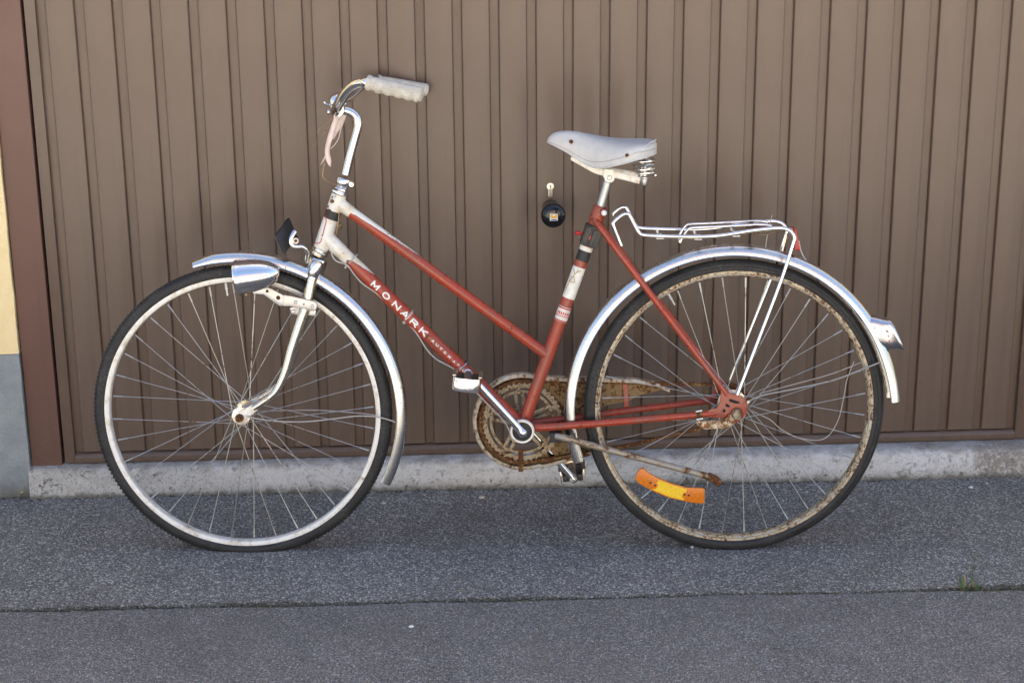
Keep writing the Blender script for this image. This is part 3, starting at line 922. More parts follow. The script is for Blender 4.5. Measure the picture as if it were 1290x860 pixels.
mb = MB(); mb.prism([rel(p, RA) for p in yel], (0, 0.003, 0)); mb.build('reflex_field', 'yellow', rf, smooth=False)
for pts in (((0.3733,-0.0176,0.1616), (0.3687,-0.0176,0.1503), (0.3833,-0.0176,0.1425), (0.3897,-0.0176,0.1538)), ((0.4472,-0.0176,0.1342), (0.4436,-0.0176,0.1228), (0.4619,-0.0176,0.1188), (0.4646,-0.0176,0.1302))):
    mb = MB(); mb.prism([rel(p, RA) for p in pts], (0, 0.003, 0)); mb.build('clip_plate', 'orange', rf, bevel=0.0005)
for p in ((0.3714,-0.0180,0.1580), (0.3815,-0.0180,0.1522), (0.4499,-0.0180,0.1295), (0.4591,-0.0180,0.1275)):
    mb = MB(); mb.lathe([(0, 0.0014), (0.0024, 0.0012), (0.0027, 0.0), (0, 0)], rel(p, RA), (0, -1, 0), 10); mb.build('screw', 'rust', rf)

# ---------------- mudguards
def fender(name, c, a0, a1, r_lip, depth, hw, mat, taper=0.0, flare=0.0):
    prof = []
    for i in range(17):
        ph = PI * i / 16
        c_ = math.cos(ph)
        prof.append((r_lip + depth * math.sin(ph) ** 1.05, -hw * math.copysign(abs(c_) ** 0.55, c_)))
    inner = [(r - 0.0016, y * 0.96) for r, y in reversed(prof)]
    n = 96
    cs = prof + inner
    m = len(cs)
    vs_, fs = [], []
    for j in range(n + 1):
        f = j / n
        a = R(a0 + (a1 - a0) * f)
        fl = flare * max(0, (f - 0.88) / 0.12) ** 2
        k = 1 - taper * max(0, 1 - f / 0.06)
        for r, y in cs:
            rr = r_lip + (r - r_lip) * k + fl
            vs_.append((c[0] + rr * math.cos(a), y * (1 - 0.25 * taper * max(0, 1 - f / 0.06)), c[2] + rr * math.sin(a)))
    for j in range(n):
        for i in range(m):
            i2 = (i + 1) % m
            fs.append((j * m + i, (j + 1) * m + i, (j + 1) * m + i2, j * m + i2))
    fs.append(tuple(range(m))); fs.append(tuple(n * m + i for i in range(m)))
    mb = MB(); mb.add(vs_, fs)
    # rolled lips
    for s_ in (-1, 1):
        mb.tube([(c[0] + (r_lip + flare * max(0, (j / n - 0.88) / 0.12) ** 2) * math.cos(R(a0 + (a1 - a0) * j / n)), s_ * hw, c[2] + (r_lip + flare * max(0, (j / n - 0.88) / 0.12) ** 2) * math.sin(R(a0 + (a1 - a0) * j / n))) for j in range(n + 1)], 0.0016, 6)
    return mb.build(name, mat, BK, angle=40)
FF = fender('front_mudguard', FA + Vector((0.0005, 0, -0.001)), 105.4, -27.5, 0.3540, 0.0215, 0.0225, 'fender', 0.4)
FF['label'] = 'chrome front mudguard'
RF = fender('rear_mudguard', RA + Vector((-0.0075, 0, -0.0045)), 198.5, 2.5, 0.3575, 0.0225, 0.0250, 'fender', 0.0, 0.006)
# rust spots and a dent patch on the crown of the rear guard are in its material; a painted white foot
mb = MB()
def arc(c, r, a0, a1, y, n=30): return [(c[0] + r * math.cos(R(a0 + (a1 - a0) * j / n)), y, c[2] + r * math.sin(R(a0 + (a1 - a0) * j / n))) for j in range(n + 1)]
# stays (wire)
def stay(fender_, pts, r=0.0017, mat='spoke'):
    mb = MB(); mb.tube(smooth_path(pts, 5), r, 8); return mb.build('stay', mat, fender_)
stay(FF, [(-0.5447,-0.0520,0.3356), (-0.5255,-0.0500,0.3293), (-0.4761,-0.0450,0.3209), (-0.4155,-0.0400,0.3179), (-0.3598,-0.0360,0.3218), (-0.2968,-0.0310,0.3273), (-0.2466,-0.0280,0.3231), (-0.2109,-0.0260,0.3110)], 0.0019)
stay(FF, [(-0.5629,0.0520,0.3208), (-0.4895,0.0450,0.3235), (-0.3962,0.0380,0.3251), (-0.3035,0.0310,0.3192), (-0.2483,0.0280,0.3117), (-0.2189,0.0250,0.3026)], 0.0015)
stay(RF, [(0.5860,-0.0640,0.3582), (0.6183,-0.0600,0.3715), (0.6908,-0.0500,0.3829), (0.7812,-0.0400,0.4000), (0.8446,-0.0320,0.4218), (0.8860,-0.0280,0.4369)], 0.0020)
stay(RF, [(0.5982,0.0600,0.3390), (0.7064,0.0500,0.3703), (0.7954,0.0400,0.3978), (0.8916,0.0270,0.4405)], 0.0015)
mb = MB(); mb.lathe([(0, 0.003), (0.0035, 0.003), (0.0045, 0), (0, 0)], (0.5866,-0.0660,0.3587), (0, -1, 0), 12); mb.build('stay_bolt', 'alu', RF)

# ---------------- frame tubes
def paint_all(v): return 0.0
def frame_tube(name, a, b, r, r2=None, n=40, white=None, seg=28, mat='paint', label=None, ext=0.0):
    a, b = V(a), V(b)
    d = (b - a).normalized()
    a, b = a - d * ext, b + d * ext
    pts = [a + (b - a) * i / n for i in range(n + 1)]
    rr = [r + ((r2 or r) - r) * i / n for i in range(n + 1)]
    mb = MB(); mb.tube(pts, rr, seg)
    o = mb.build(name, mat, BK, col=white or paint_all)
    if label: o['label'] = label
    return o
HT0, HT1 = V((-0.3684,-0.0000,0.7103)), V((-0.3230,-0.0000,0.8297))
HD = (HT1 - HT0).normalized()
HPERP = Vector((HD.z, 0, -HD.x))            # towards the rear
if HPERP.x < 0: HPERP = -HPERP
TT0, TT1 = V((-0.3298,-0.0000,0.8138)), V((0.1349,-0.0000,0.4594))
DT0, DT1 = V((-0.3611,-0.0000,0.7390)), V((0.0766,-0.0000,0.2924))
BB = V((0.0784,-0.0000,0.2895))
ST0, ST1 = V((0.0822,-0.0000,0.2998)), V((0.2608,-0.0000,0.7942))
def up_of(a, b):
    d = (V(b) - V(a)).normalized(); u_ = Vector((-d.z, 0, d.x))
    return u_ if u_.z > 0 else -u_
TU, DU = up_of(TT0, TT1), up_of(DT0, DT1)
TTD, DTD = (TT1 - TT0).normalized(), (DT1 - DT0).normalized()
def tt_white(co):
    s_ = (co - TT0).dot(TTD); h = (co - TT0).dot(TU) / 0.0125
    # white lug runs out along the top of the tube as a long spear
    lim = 0.038 + 0.20 * max(0.0, (h - 0.05)) ** 1.3
    return 0.5 + (lim - s_) * 22
def dt_white(co):
    s_ = (co - DT0).dot(DTD); h = (co - DT0).dot(DU) / 0.016
    lim = 0.075 + 0.070 * max(0.0, h) ** 1.5 - 0.012 * min(0, h)
    return 0.5 + (lim - s_) * 25
TTU = frame_tube('top_tube', TT0, TT1, 0.0126, white=tt_white, n=140, label='red upper tube with white spear at the head')
DTU = frame_tube('down_tube', DT0, DT1, 0.0158, white=dt_white, n=160, label='red lower tube with white lettering')
STU = frame_tube('seat_tube', ST0, ST1, 0.0143, n=60, label='red seat tube with stickers')
def ht_white(co):
    s_ = (co - HT0).dot(HD); f = (co - HT0).dot(HPERP)
    w_ = 1.0
    return w_
HTU = frame_tube('head_tube', HT0, HT1, 0.0172, white=ht_white, n=40, ext=0.002, label='chipped white head tube')
# lugs: sleeves that swell where the tubes run into the head and the seat tube
def lug(name, a, d, l, r0, r1, parent, white=1.0, mat='paint'):
    pts = [V(a) + V(d) * l * i / 10 for i in range(11)]
    rr = [r0 + (r1 - r0) * (i / 10) ** 0.6 for i in range(11)]
    mb = MB(); mb.tube(pts, rr, 24); return mb.build(name, mat, parent, col=lambda c: white)
lug('lug', TT0, TTD, 0.040, 0.0165, 0.0134, HTU)
lug('lug', DT0, DTD, 0.055, 0.0185, 0.0164, HTU)
lug('lug', TT1 - TTD * 0.028, TTD, 0.028, 0.0131, 0.0140, STU, 0.0)
mb = MB(); sd = (ST1 - ST0).normalized()
mb.tube([ST1 - sd * 0.034, ST1 - sd * 0.032, ST1 - sd * 0.004, ST1 - sd * 0.001, ST1 + sd * 0.0015], [0.0146, 0.0162, 0.0164, 0.0160, 0.0146], 28)
mb.build('seat_lug', 'paint', STU, col=paint_all)
mb = MB(); mb.lathe([(0, 0.030), (0.0045, 0.0298), (0.0062, 0.028), (0.0066, 0.0255), (0.0066, 0.022), (0.0050, 0.020), (0.0050, -0.02), (0, -0.02)], V((0.2668,-0.0240,0.7835)) + Vector((0, 0.024, 0)), (0, -1, 0), 18); mb.build('clamp_bolt', 'decal', STU)
mb = MB(); mb.lathe([(0.0085, 0.018), (0.0092, 0.0165), (0.0092, -0.018), (0.0085, -0.0185), (0, -0.0185)], V((0.2661,-0.0000,0.7843)), (0, -1, 0), 18); mb.build('clamp_ear', 'paint', STU, col=paint_all)
# black tape and chips at the head
def ht(s_, r, n_=8): return HT0 + HD * s_
hl = (HT1 - HT0).length
mb = MB(); mb.tube([HT0 + HD * (hl * 0.545), HT0 + HD * (hl * 0.70)], 0.01745, 28); mb.build('tape_band', 'tape', HTU)
rng = random.Random(5)
def chip(parent, axis_p, r, ang, size, asp=1.0, mat='rust'):
    """flat rust flake lying on the tube: ang measured from the viewer's side towards the rear"""
    mb = MB(); n_ = 12
    vs_ = []
    for k in range(n_):
        a = 2 * PI * k / n_
        rr = size * rng.uniform(0.65, 1.15)
        du, ds = rr * math.cos(a) * asp, rr * math.sin(a)
        th = ang + du / r
        vs_.append(V(axis_p) + HD * ds + HPERP * (r * math.sin(th)) + Vector((0, -1, 0)) * (r * math.cos(th)))
    c_ = sum((V(x) for x in vs_), Vector()) / n_
    out = HPERP * math.sin(ang) + Vector((0, -1, 0)) * math.cos(ang)
    mb.add([x for x in vs_] + [c_ + out * 0.0008], [(k, (k + 1) % n_, n_) for k in range(n_)])
    mb.build('rust_chip', mat, parent, smooth=False)
for f, ang, sz, asp in ((0.86, -0.60, 0.0042, 1.7), (0.93, -0.75, 0.0026, 1.4), (0.965, -0.35, 0.0016, 1), (0.80, 0.95, 0.0038, 2.0), (0.74, -0.95, 0.0036, 1.2), (0.60, -0.80, 0.0035, 1.4), (0.66, -1.0, 0.0030, 1.2), (0.24, -0.35, 0.0014, 1), (0.70, -0.5, 0.003, 1.6)):
    chip(HTU, HT0 + HD * (hl * f), 0.01765, ang, sz, asp)
# head badge panel: pale shield with a red outline on the front of the head tube
mb = MB()
for (pa, pb) in (((0.50, -0.42), (0.12, -0.20)), ((0.12, -0.20), (0.07, -0.55)), ((0.07, -0.55), (0.06, -1.1)), ((0.50, -0.42), (0.56, -0.75)), ((0.56, -0.75), (0.57, -1.1))):
    pts = []
    for i in range(7):
        f = i / 6
        s_ = hl * (pa[0] + (pb[0] - pa[0]) * f); th = pa[1] + (pb[1] - pa[1]) * f
        pts.append(HT0 + HD * s_ + HPERP * (0.0173 * math.sin(th)) + Vector((0, -1, 0)) * (0.0173 * math.cos(th)))
    mb.tube(pts, 0.0011, 6)
mb.build('badge_outline', 'sticker_red', HTU)

# curved patch on a tube: s along the axis, th from the viewer towards "up" of the tube
def patch(name, a, d, up, r, s0, s1, t0, t1, mat, parent, ns=6, nt=20, lift=0.0005):
    vs_, fs = [], []
    for i in range(ns + 1):
        for k in range(nt + 1):
            s_ = s0 + (s1 - s0) * i / ns; th = t0 + (t1 - t0) * k / nt
            vs_.append(V(a) + V(d) * s_ + Vector((0, -1, 0)) * ((r + lift) * math.cos(th)) + V(up) * ((r + lift) * math.sin(th)))
    for i in range(ns):
        for k in range(nt):
            fs.append((i * (nt + 1) + k, (i + 1) * (nt + 1) + k, (i + 1) * (nt + 1) + k + 1, i * (nt + 1) + k + 1))
    mb = MB(); mb.add(vs_, fs); return mb.build(name, mat, parent, angle=60)

SUP = Vector((sd.z, 0, -sd.x))
if SUP.x < 0: SUP = -SUP
def st_s(p): return (V(p) - ST0).dot(sd)
s_a, s_b = st_s((0.1735,-0.0140,0.5717)), st_s((0.1625,-0.0140,0.5391))
lab = patch('maker_sticker', ST0, sd, SUP, 0.0143, s_b, s_a, -1.9, 1.5, 'sticker', STU)
for f0, f1 in ((0.02, 0.10), (0.86, 0.96), (0.34, 0.40)):
    patch('sticker_line', ST0, sd, SUP, 0.0147, s_b + (s_a - s_b) * f0, s_b + (s_a - s_b) * f1, -1.8, 1.4, 'sticker_red', STU, 2)
for k in range(7):
    t_ = -1.05 + k * 0.32
    patch('sticker_letter', ST0, sd, SUP, 0.0147, s_b + (s_a - s_b) * 0.46, s_b + (s_a - s_b) * 0.66, t_, t_ + 0.20, 'sticker_red', STU, 2, 3)
s_a, s_b = st_s((0.2063,-0.0140,0.6617)), st_s((0.1826,-0.0140,0.5907))
patch('decal_panel', ST0, sd, SUP, 0.0143, s_b, s_a, -PI, PI, 'sticker', STU, 10, 40)
# the emblem on the panel: a small triangle with a branching sign above
def on_st(f, th, lift=0.0014):
    s_ = s_b + (s_a - s_b) * f
    return ST0 + sd * s_ + Vector((0, -1, 0)) * ((0.0143 + lift) * math.cos(th)) + SUP * ((0.0143 + lift) * math.sin(th))
mb = MB()
tri = [(0.50, -0.85), (0.53, 0.05), (0.72, -0.45)]
for i in range(3):
    a, b = tri[i], tri[(i + 1) % 3]
    mb.tube([on_st(a[0] + (b[0] - a[0]) * k / 6, a[1] + (b[1] - a[1]) * k / 6) for k in range(7)], 0.0009, 5)
for a, b in (((0.74, -0.35), (0.94, -0.10)), ((0.74, -0.35), (0.90, -0.75)), ((0.82, -0.2), (0.93, 0.35)), ((0.48, -0.8), (0.10, -1.0))):
    mb.tube([on_st(a[0] + (b[0] - a[0]) * k / 5, a[1] + (b[1] - a[1]) * k / 5, 0.0012) for k in range(6)], 0.0008, 5)
mb.build('emblem', 'sticker_gold', STU)
s_a, s_b = st_s((0.2243,-0.0140,0.6966)), st_s((0.2135,-0.0140,0.6750))
mb = MB(); mb.tube([ST0 + sd * s_b, ST0 + sd * s_a], 0.0150, 28); mb.build('tape_band', 'tape', STU)
s_a, s_b = st_s((0.2297,-0.0140,0.7099)), st_s((0.2243,-0.0140,0.6966))
mb = MB(); mb.tube([ST0 + sd * s_b, ST0 + sd * s_a], 0.0149, 28); mb.build('white_band', 'sticker', STU)
patch('band_line', ST0, sd, SUP, 0.0150, s_a - 0.004, s_a - 0.001, -PI, PI, 'sticker_red', STU, 2, 30)
# black lock holder clamped to the seat tube
s_m = st_s((0.2334,-0.0140,0.7313))
mt = Matrix((( SUP.x, 0, sd.x), (0, 1, 0), (SUP.z, 0, sd.z)))
def st_box(lo, hi): return [tuple(ST0 + sd * s_m + mt @ Vector(p)) for p in [(lo[0], lo[1], lo[2]), (hi[0], lo[1], lo[2]), (hi[0], hi[1], lo[2]), (lo[0], hi[1], lo[2]), (lo[0], lo[1], hi[2]), (hi[0], lo[1], hi[2]), (hi[0], hi[1], hi[2]), (lo[0], hi[1], hi[2])]]
BF = [(0, 3, 2, 1), (4, 5, 6, 7), (0, 1, 5, 4), (1, 2, 6, 5), (2, 3, 7, 6), (3, 0, 4, 7)]
mb = MB(); mb.add(st_box((-0.0185, -0.020, -0.024), (0.021, 0.020, 0.024)), BF); lh = mb.build('lock_holder', 'black', BK, bevel=0.003); lh['label'] = 'black plastic lock holder on the seat tube'
mb = MB(); mb.add(st_box((-0.016, -0.0275, -0.019), (-0.004, -0.0205, 0.021)), BF); mb.build('holder_jaw', 'black', lh, bevel=0.002)
mb = MB(); mb.add(st_box((0.001, -0.0265, -0.022), (0.010, -0.0205, 0.018)), BF); mb.build('holder_jaw', 'black', lh, bevel=0.002)
mb = MB(); mb.add(st_box((-0.0035, -0.0215, -0.008), (0.0005, -0.0205, 0.002)), BF); mb.build('release_button', 'red_lens', lh, bevel=0.0003)
mb = MB(); mb.lathe([(0, 0.007), (0.004, 0.0055), (0.0055, 0.001), (0.004, -0.004), (0, -0.005)], (0.2085,-0.0180,0.7385), (-1, -0.4, 0), 14); mb.build('red_cap', 'red_lens', lh)
mb = MB(); mb.tube([V((0.2085,-0.0180,0.7385)), V((0.2210,-0.0140,0.7351))], 0.002, 8); mb.build('cap_stem', 'red_lens', lh)

# stays of the frame
for s_ in (1, -1):
    a, b = V((0.2465,-0.0000,0.7668)), V((0.5402,-0.0580,0.3738))
    pts = [V((a.x, -0.012 * s_, a.z)), V((a.x + 0.02, -0.021 * s_, a.z - 0.0265)), lerp(a, b, 0.3), lerp(a, b, 0.6), b]
    ys = [0.012, 0.022, 0.040, 0.050, 0.058]
    pts = smooth_path([(p[0], -y * s_, p[2]) for p, y in zip(pts, ys)], 8)
    rr = [0.0078 - 0.0018 * abs(i / len(pts) - 0.35) for i in range(len(pts))]
    mb = MB(); mb.tube(pts, rr, 16); mb.build('seat_stay', 'paint', BK, col=paint_all)
    c0, c1 = V((0.1039,-0.0220,0.2922)), V((0.5157,-0.0580,0.3318))
    pts = smooth_path([(c0.x - 0.01, -0.018 * s_, c0.z), (c0.x + 0.05, -0.028 * s_, c0.z + 0.0045), lerp(c0, c1, 0.45)[:1] + (-0.044 * s_,) + lerp(c0, c1, 0.45)[2:] if False else (lerp(c0, c1, 0.45).x, -0.044 * s_, lerp(c0, c1, 0.45).z), (lerp(c0, c1, 0.8).x, -0.054 * s_, lerp(c0, c1, 0.8).z), (c1.x, -0.058 * s_, c1.z)], 8)
    rr = [0.0098 - 0.003 * i / len(pts) for i in range(len(pts))]
    mb = MB(); mb.tube(pts, rr, 16); mb.build('chain_stay', 'paint', BK, col=paint_all)
    # drop-out plate
    poly = [(0.5254,-0.0620,0.3896), (0.5361,-0.0620,0.3858), (0.5486,-0.0620,0.3765), (0.5718,-0.0620,0.3714), (0.5817,-0.0620,0.3651), (0.5858,-0.0620,0.3540), (0.5848,-0.0620,0.3338), (0.5760,-0.0620,0.3201), (0.5601,-0.0620,0.3087), (0.5476,-0.0620,0.3074), (0.5431,-0.0620,0.3178), (0.5332,-0.0620,0.3197), (0.5100,-0.0620,0.3222), (0.4993,-0.0620,0.3256), (0.4991,-0.0620,0.3404), (0.5169,-0.0620,0.3438), (0.5231,-0.0620,0.3548), (0.5255,-0.0620,0.3731)]
    y0 = -0.0625 if s_ > 0 else 0.0575
    mb = MB(); mb.prism([(p[0], y0, p[2]) for p in poly], (0, 0.005, 0)); dp = mb.build('dropout', 'paint', BK, bevel=0.0012, col=paint_all)
    if s_ > 0:
        for poly in ([(0.5433,-0.0630,0.3630), (0.5469,-0.0630,0.3658), (0.5594,-0.0630,0.3610), (0.5674,-0.0630,0.3582), (0.5675,-0.0630,0.3545), (0.5577,-0.0630,0.3546), (0.5461,-0.0630,0.3584)], [(0.5354,-0.0630,0.3531), (0.5399,-0.0630,0.3543), (0.5467,-0.0630,0.3483), (0.5444,-0.0630,0.3452), (0.5373,-0.0630,0.3475)], [(0.5302,-0.0630,0.3412), (0.5347,-0.0630,0.3424), (0.5368,-0.0630,0.3374), (0.5330,-0.0630,0.3332), (0.5299,-0.0630,0.3366)]):
            mb = MB(); mb.prism([(p[0], -0.0628, p[2]) for p in poly], (0, -0.0004, 0)); mb.build('slot', 'dark', dp, smooth=False)
# coaster brake arm
arm = [(0.5515,-0.0720,0.3312), (0.5588,-0.0720,0.3220), (0.5553,-0.0720,0.3110), (0.5448,-0.0720,0.3028), (0.5306,-0.0720,0.2987), (0.4896,-0.0720,0.2978), (0.4770,-0.0720,0.3027), (0.4707,-0.0720,0.3111), (0.4703,-0.0720,0.3179), (0.4787,-0.0720,0.3170), (0.5108,-0.0720,0.3170), (0.5303,-0.0720,0.3175), (0.5392,-0.0720,0.3240), (0.5427,-0.0720,0.3304)]
mb = MB(); mb.prism(arm, (0, 0.004, 0)); ba = mb.build('brake_arm', 'arm_rust', BK, bevel=0.001); ba['label'] = 'rusty cream brake arm at the rear hub'
for p in ((0.4763,-0.0680,0.3388), (0.4782,-0.0680,0.3204)):
    mb = MB(); mb.tube([V(p) + Vector((-0.007, 0, -0.0008)), V(p) + Vector((0.007, 0, 0.0014))], 0.0022, 8, flat=((0, 0, 1), 0.8)); mb.build('arm_clip', 'decal', ba)
mb = MB(); pc = V((0.4764,-0.0580,0.3286)); mb.tube([pc + Vector((-0.004, 0, -0.0003)), pc + Vector((0.008, 0, 0.0006))], 0.0082, 16); mb.build('clip_band', 'rust', ba)

# bottom bracket shell and cup
mb = MB(); mb.lathe([(0, 0.036), (0.020, 0.036), (0.0215, 0.034), (0.0215, -0.034), (0.020, -0.036), (0, -0.036)], BB, (0, -1, 0), 30); mb.build('bottom_bracket', 'tape', BK)
mb = MB(); mb.lathe([(0.0225, 0.044), (0.0262, 0.0445), (0.0278, 0.042), (0.0278, 0.036), (0.0225, 0.036)], BB, (0, -1, 0), 40, closed_prof=True); ring = mb.build('dust_ring', 'rim_front', BK)
mb = MB(); mb.lathe([(0, 0.0415), (0.010, 0.0412), (0.0165, 0.0398), (0.0225, 0.039), (0.0225, 0.036), (0, 0.036)], BB, (0, -1, 0), 30); mb.build('crank_cup', 'tape', BK)

# ---------------- cranks and pedals
CR0 = V((BB.x, -0.052, BB.z)); CRE = V((-0.0391,-0.0720,0.4326))
cv = CRE - CR0; cv.y = 0
def crank(s_, e):
    c0 = V((BB.x, -0.050 * s_, BB.z)); d = (V((e.x, 0, e.z)) - V((BB.x, 0, BB.z))).normalized()
    pts = [c0 - d * 0.011, c0 - d * 0.006, c0, c0 + d * 0.015, lerp(c0, e, 0.5), lerp(c0, e, 0.92), e, e + d * 0.008, e + d * 0.012]
    rr = [0.004, 0.0095, 0.0105, 0.0088, 0.0080, 0.0076, 0.0090, 0.0080, 0.003]
    mb = MB(); mb.tube(smooth_path([(*p, r) for p, r in zip(pts, rr)], 4), [p[3] for p in smooth_path([(*p, r) for p, r in zip(pts, rr)], 4)], 16, flat=((0, 1, 0), 0.72))
    return mb.build('crank_arm', 'chrome_clean', BK)
CE = V((CRE.x, -0.070, CRE.z))
crank(1, CE)
FE = V((2 * BB.x - CRE.x - 0.001, 0.074, 2 * BB.z - CRE.z - 0.003))
cf = crank(-1, FE)
def pedal(c, tilt, s_, mat, label):
    M_ = Matrix.Translation(c) @ Matrix.Rotation(tilt, 4, 'Y')
    L2, H2, Y0, Y1 = 0.0335, 0.0140, 0.004 * -s_, 0.104 * -s_
    # cage: a strip bent round three sides, bowed at the outer end
    pts = []
    for (x, y) in [(-L2 * 0.86, Y0), (-L2 * 0.92, Y0 + (Y1 - Y0) * 0.5), (-L2 * 0.95, Y0 + (Y1 - Y0) * 0.84), (-L2 * 0.80, Y0 + (Y1 - Y0) * 0.95), (-L2 * 0.45, Y1), (L2 * 0.45, Y1), (L2 * 0.80, Y0 + (Y1 - Y0) * 0.95), (L2 * 0.95, Y0 + (Y1 - Y0) * 0.84), (L2 * 0.92, Y0 + (Y1 - Y0) * 0.5), (L2 * 0.86, Y0)]:
        pts.append((x, y))
    n_ = len(pts); vs_, fs = [], []
    for i, (x, y) in enumerate(pts):
        k = 1.0 + 0.12 * (abs(i - 4.5) < 2)
        for (dz, sc) in ((-H2 * k * k, 1.0), (H2 * (2 - k), 1.0), (H2 * (2 - k), 0.90), (-H2 * k * k, 0.90)):
            vs_.append(M_ @ Vector((x * sc, Y0 + (y - Y0) * (0.97 if sc < 1 else 1.0), dz)))
    for i in range(n_ - 1):
        for k in range(4):
            k2 = (k + 1) % 4
            fs.append((i * 4 + k, (i + 1) * 4 + k, (i + 1) * 4 + k2, i * 4 + k2))
    fs += [(0, 1, 2, 3), tuple((n_ - 1) * 4 + k for k in range(4))]
    mb = MB(); mb.add(vs_, fs); p = mb.build('pedal', mat, BK, bevel=0.0009); p['label'] = label
    for sx in (-1, 1):
        mb = MB(); mb.box((sx * 0.0165 - 0.0075, min(Y0, Y1 * 0.90), -0.0110), (sx * 0.0165 + 0.0075, max(Y0, Y1 * 0.90), 0.0040), M_); mb.build('rubber_block', 'black', p, bevel=0.002)
        mb = MB(); mb.box((sx * 0.0285 - 0.0040, min(Y0, Y1 * 0.86), H2 + 0.0002), (sx * 0.0285 + 0.0040, max(Y0, Y1 * 0.86), H2 + 0.0016), M_); mb.build('cage_flange', mat, p, bevel=0.0005)
    mb = MB(); mb.tube([M_ @ Vector((0, 0, 0)), M_ @ Vector((0, Y0, 0)), M_ @ Vector((0, Y1 * 0.9, 0))], [0.0058, 0.0092, 0.0078], 14); mb.build('pedal_axle', 'alu', p)
    return p
pedal(CE + Vector((-0.001, -0.010, 0.001)), R(7), 1, 'chrome_clean', 'near chrome pedal, raised')
pedal(FE + Vector((0.0, 0.010, 0.0)), R(-6), -1, 'chrome_warm', 'far pedal, low and rusty')
mb = MB(); mb.lathe([(0, 0.006), (0.0065, 0.006), (0.0095, 0.003), (0.0095, -0.004), (0, -0.004)], FE, (0, -1, 0), 18); mb.build('pedal_nut', 'alu', cf)

# ---------------- chainring, chain, chain guard
CY = 0.047
mb = MB()
def annulus(mb, r0, r1, y0, y1, n_=96, tooth=0.0, nt=46, c=BB):
    prof = None
    vs_, fs = [], []
    m = nt * 4 if tooth else n_
    for k in range(m):
        a = 2 * PI * k / m
        ro = r1 + (tooth * (0.5 + 0.5 * math.cos(a * nt)) if tooth else 0)
        for (r, y) in ((r0, y0), (ro, y0), (ro, y1), (r0, y1)):
            vs_.append((c.x + r * math.cos(a), y, c.z + r * math.sin(a)))
    for k in range(m):
        k2 = (k + 1) % m
        for i in range(4):
            i2 = (i + 1) % 4
            fs.append((k * 4 + i, k2 * 4 + i, k2 * 4 + i2, k * 4 + i2))
    mb.add(vs_, fs)
annulus(mb, 0.0815, 0.0895, CY - 0.0012, CY + 0.0012, tooth=0.0060)
annulus(mb, 0.0700, 0.0760, CY - 0.0030, CY + 0.0022)
annulus(mb, 0.014, 0.027, CY - 0.006, CY + 0.003, 48)
for k in range(5):
    a = R(90 + 72 * k + 6)
    p0 = Vector((BB.x + 0.0715 * math.cos(a), CY, BB.z + 0.0715 * math.sin(a))); p1 = Vector((BB.x + 0.084 * math.cos(a), CY, BB.z + 0.084 * math.sin(a)))
    mb.tube([p0, p1], 0.0055, 8, flat=((0, 1, 0), 0.35))
    for da in (-0.20, 0.20):
        p0 = Vector((BB.x + 0.024 * math.cos(a + da * 1.6), CY - 0.001, BB.z + 0.024 * math.sin(a + da * 1.6)))
        p1 = Vector((BB.x + 0.0715 * math.cos(a + da * 0.55), CY - 0.001, BB.z + 0.0715 * math.sin(a + da * 0.55)))
        mb.tube([p0, p1], [0.0046, 0.0040], 8, flat=((0, 1, 0), 0.5))
    mb.lathe([(0, 0.006), (0.004, 0.0055), (0.0046, 0), (0, 0)], (BB.x + 0.0722 * math.cos(a), CY - 0.002, BB.z + 0.0722 * math.sin(a)), (0, -1, 0), 10)
cr = mb.build('chainring', 'ring', BK, angle=40)
# chain: link after link round ring and sprocket, slack below
rc, rs = 0.0975, 0.041
RC = V((RA.x, 0, RA.z)); path = []
dvec = V((RC.x - BB.x, 0, RC.z - BB.z)); base = math.atan2(dvec.z, dvec.x); dd = dvec.length
beta = math.asin((rc - rs) / dd)
up_a, lo_a = base + PI / 2 - beta, base - PI / 2 + beta
def pc_(c, r, a): return Vector((c.x + r * math.cos(a), CY, c.z + r * math.sin(a)))
pA, pB = pc_(BB, rc, up_a), pc_(RC, rs, up_a)
pC, pD = pc_(RC, rs, lo_a), pc_(BB, rc, lo_a)
for i in range(40): path.append(lerp(pA, pB, i / 40))
n_ = 12
for i in range(n_): path.append(pc_(RC, rs, up_a + (lo_a - up_a) * i / n_))
for i in range(40):
    f = i / 40; p = lerp(pC, pD, f); p.z -= 0.010 * math.sin(PI * f); path.append(p)
for i in range(60): path.append(pc_(BB, rc, lo_a - (2 * PI - (up_a - lo_a)) * i / 60))
path.append(path[0])
# resample at half an inch
acc, pts = 0.0, [path[0]]
for a, b in zip(path, path[1:]):
    L = (b - a).length
    while L > 0 and acc + L >= 0.0127:
        a = a + (b - a) * ((0.0127 - acc) / L); pts.append(a.copy()); L = (b - a).length; acc = 0.0
    acc += L
mb = MB()
for i in range(len(pts) - 1):
    a, b = pts[i], pts[i + 1]; d = (b - a).normalized(); nz = Vector((-d.z, 0, d.x))
    w_ = 0.0042 if i % 2 else 0.0030
    for y in (-w_, w_ - 0.0012):
        poly = [a - d * 0.0030 + nz * 0.0022, a + nz * 0.0042, lerp(a, b, 0.5) + nz * 0.0030, b + nz * 0.0042, b + d * 0.0030 + nz * 0.0022, b + d * 0.0030 - nz * 0.0022, b - nz * 0.0042, lerp(a, b, 0.5) - nz * 0.0030, a - nz * 0.0042, a - d * 0.0030 - nz * 0.0022]
        mb.prism([p + Vector((0, y, 0)) for p in poly], (0, 0.0012, 0))
    mb.tube([a + Vector((0, -0.0045, 0)), a + Vector((0, 0.0045, 0))], 0.0026, 8)
ch = mb.build('chain', 'chain', BK, smooth=False); ch['kind'] = 'stuff'
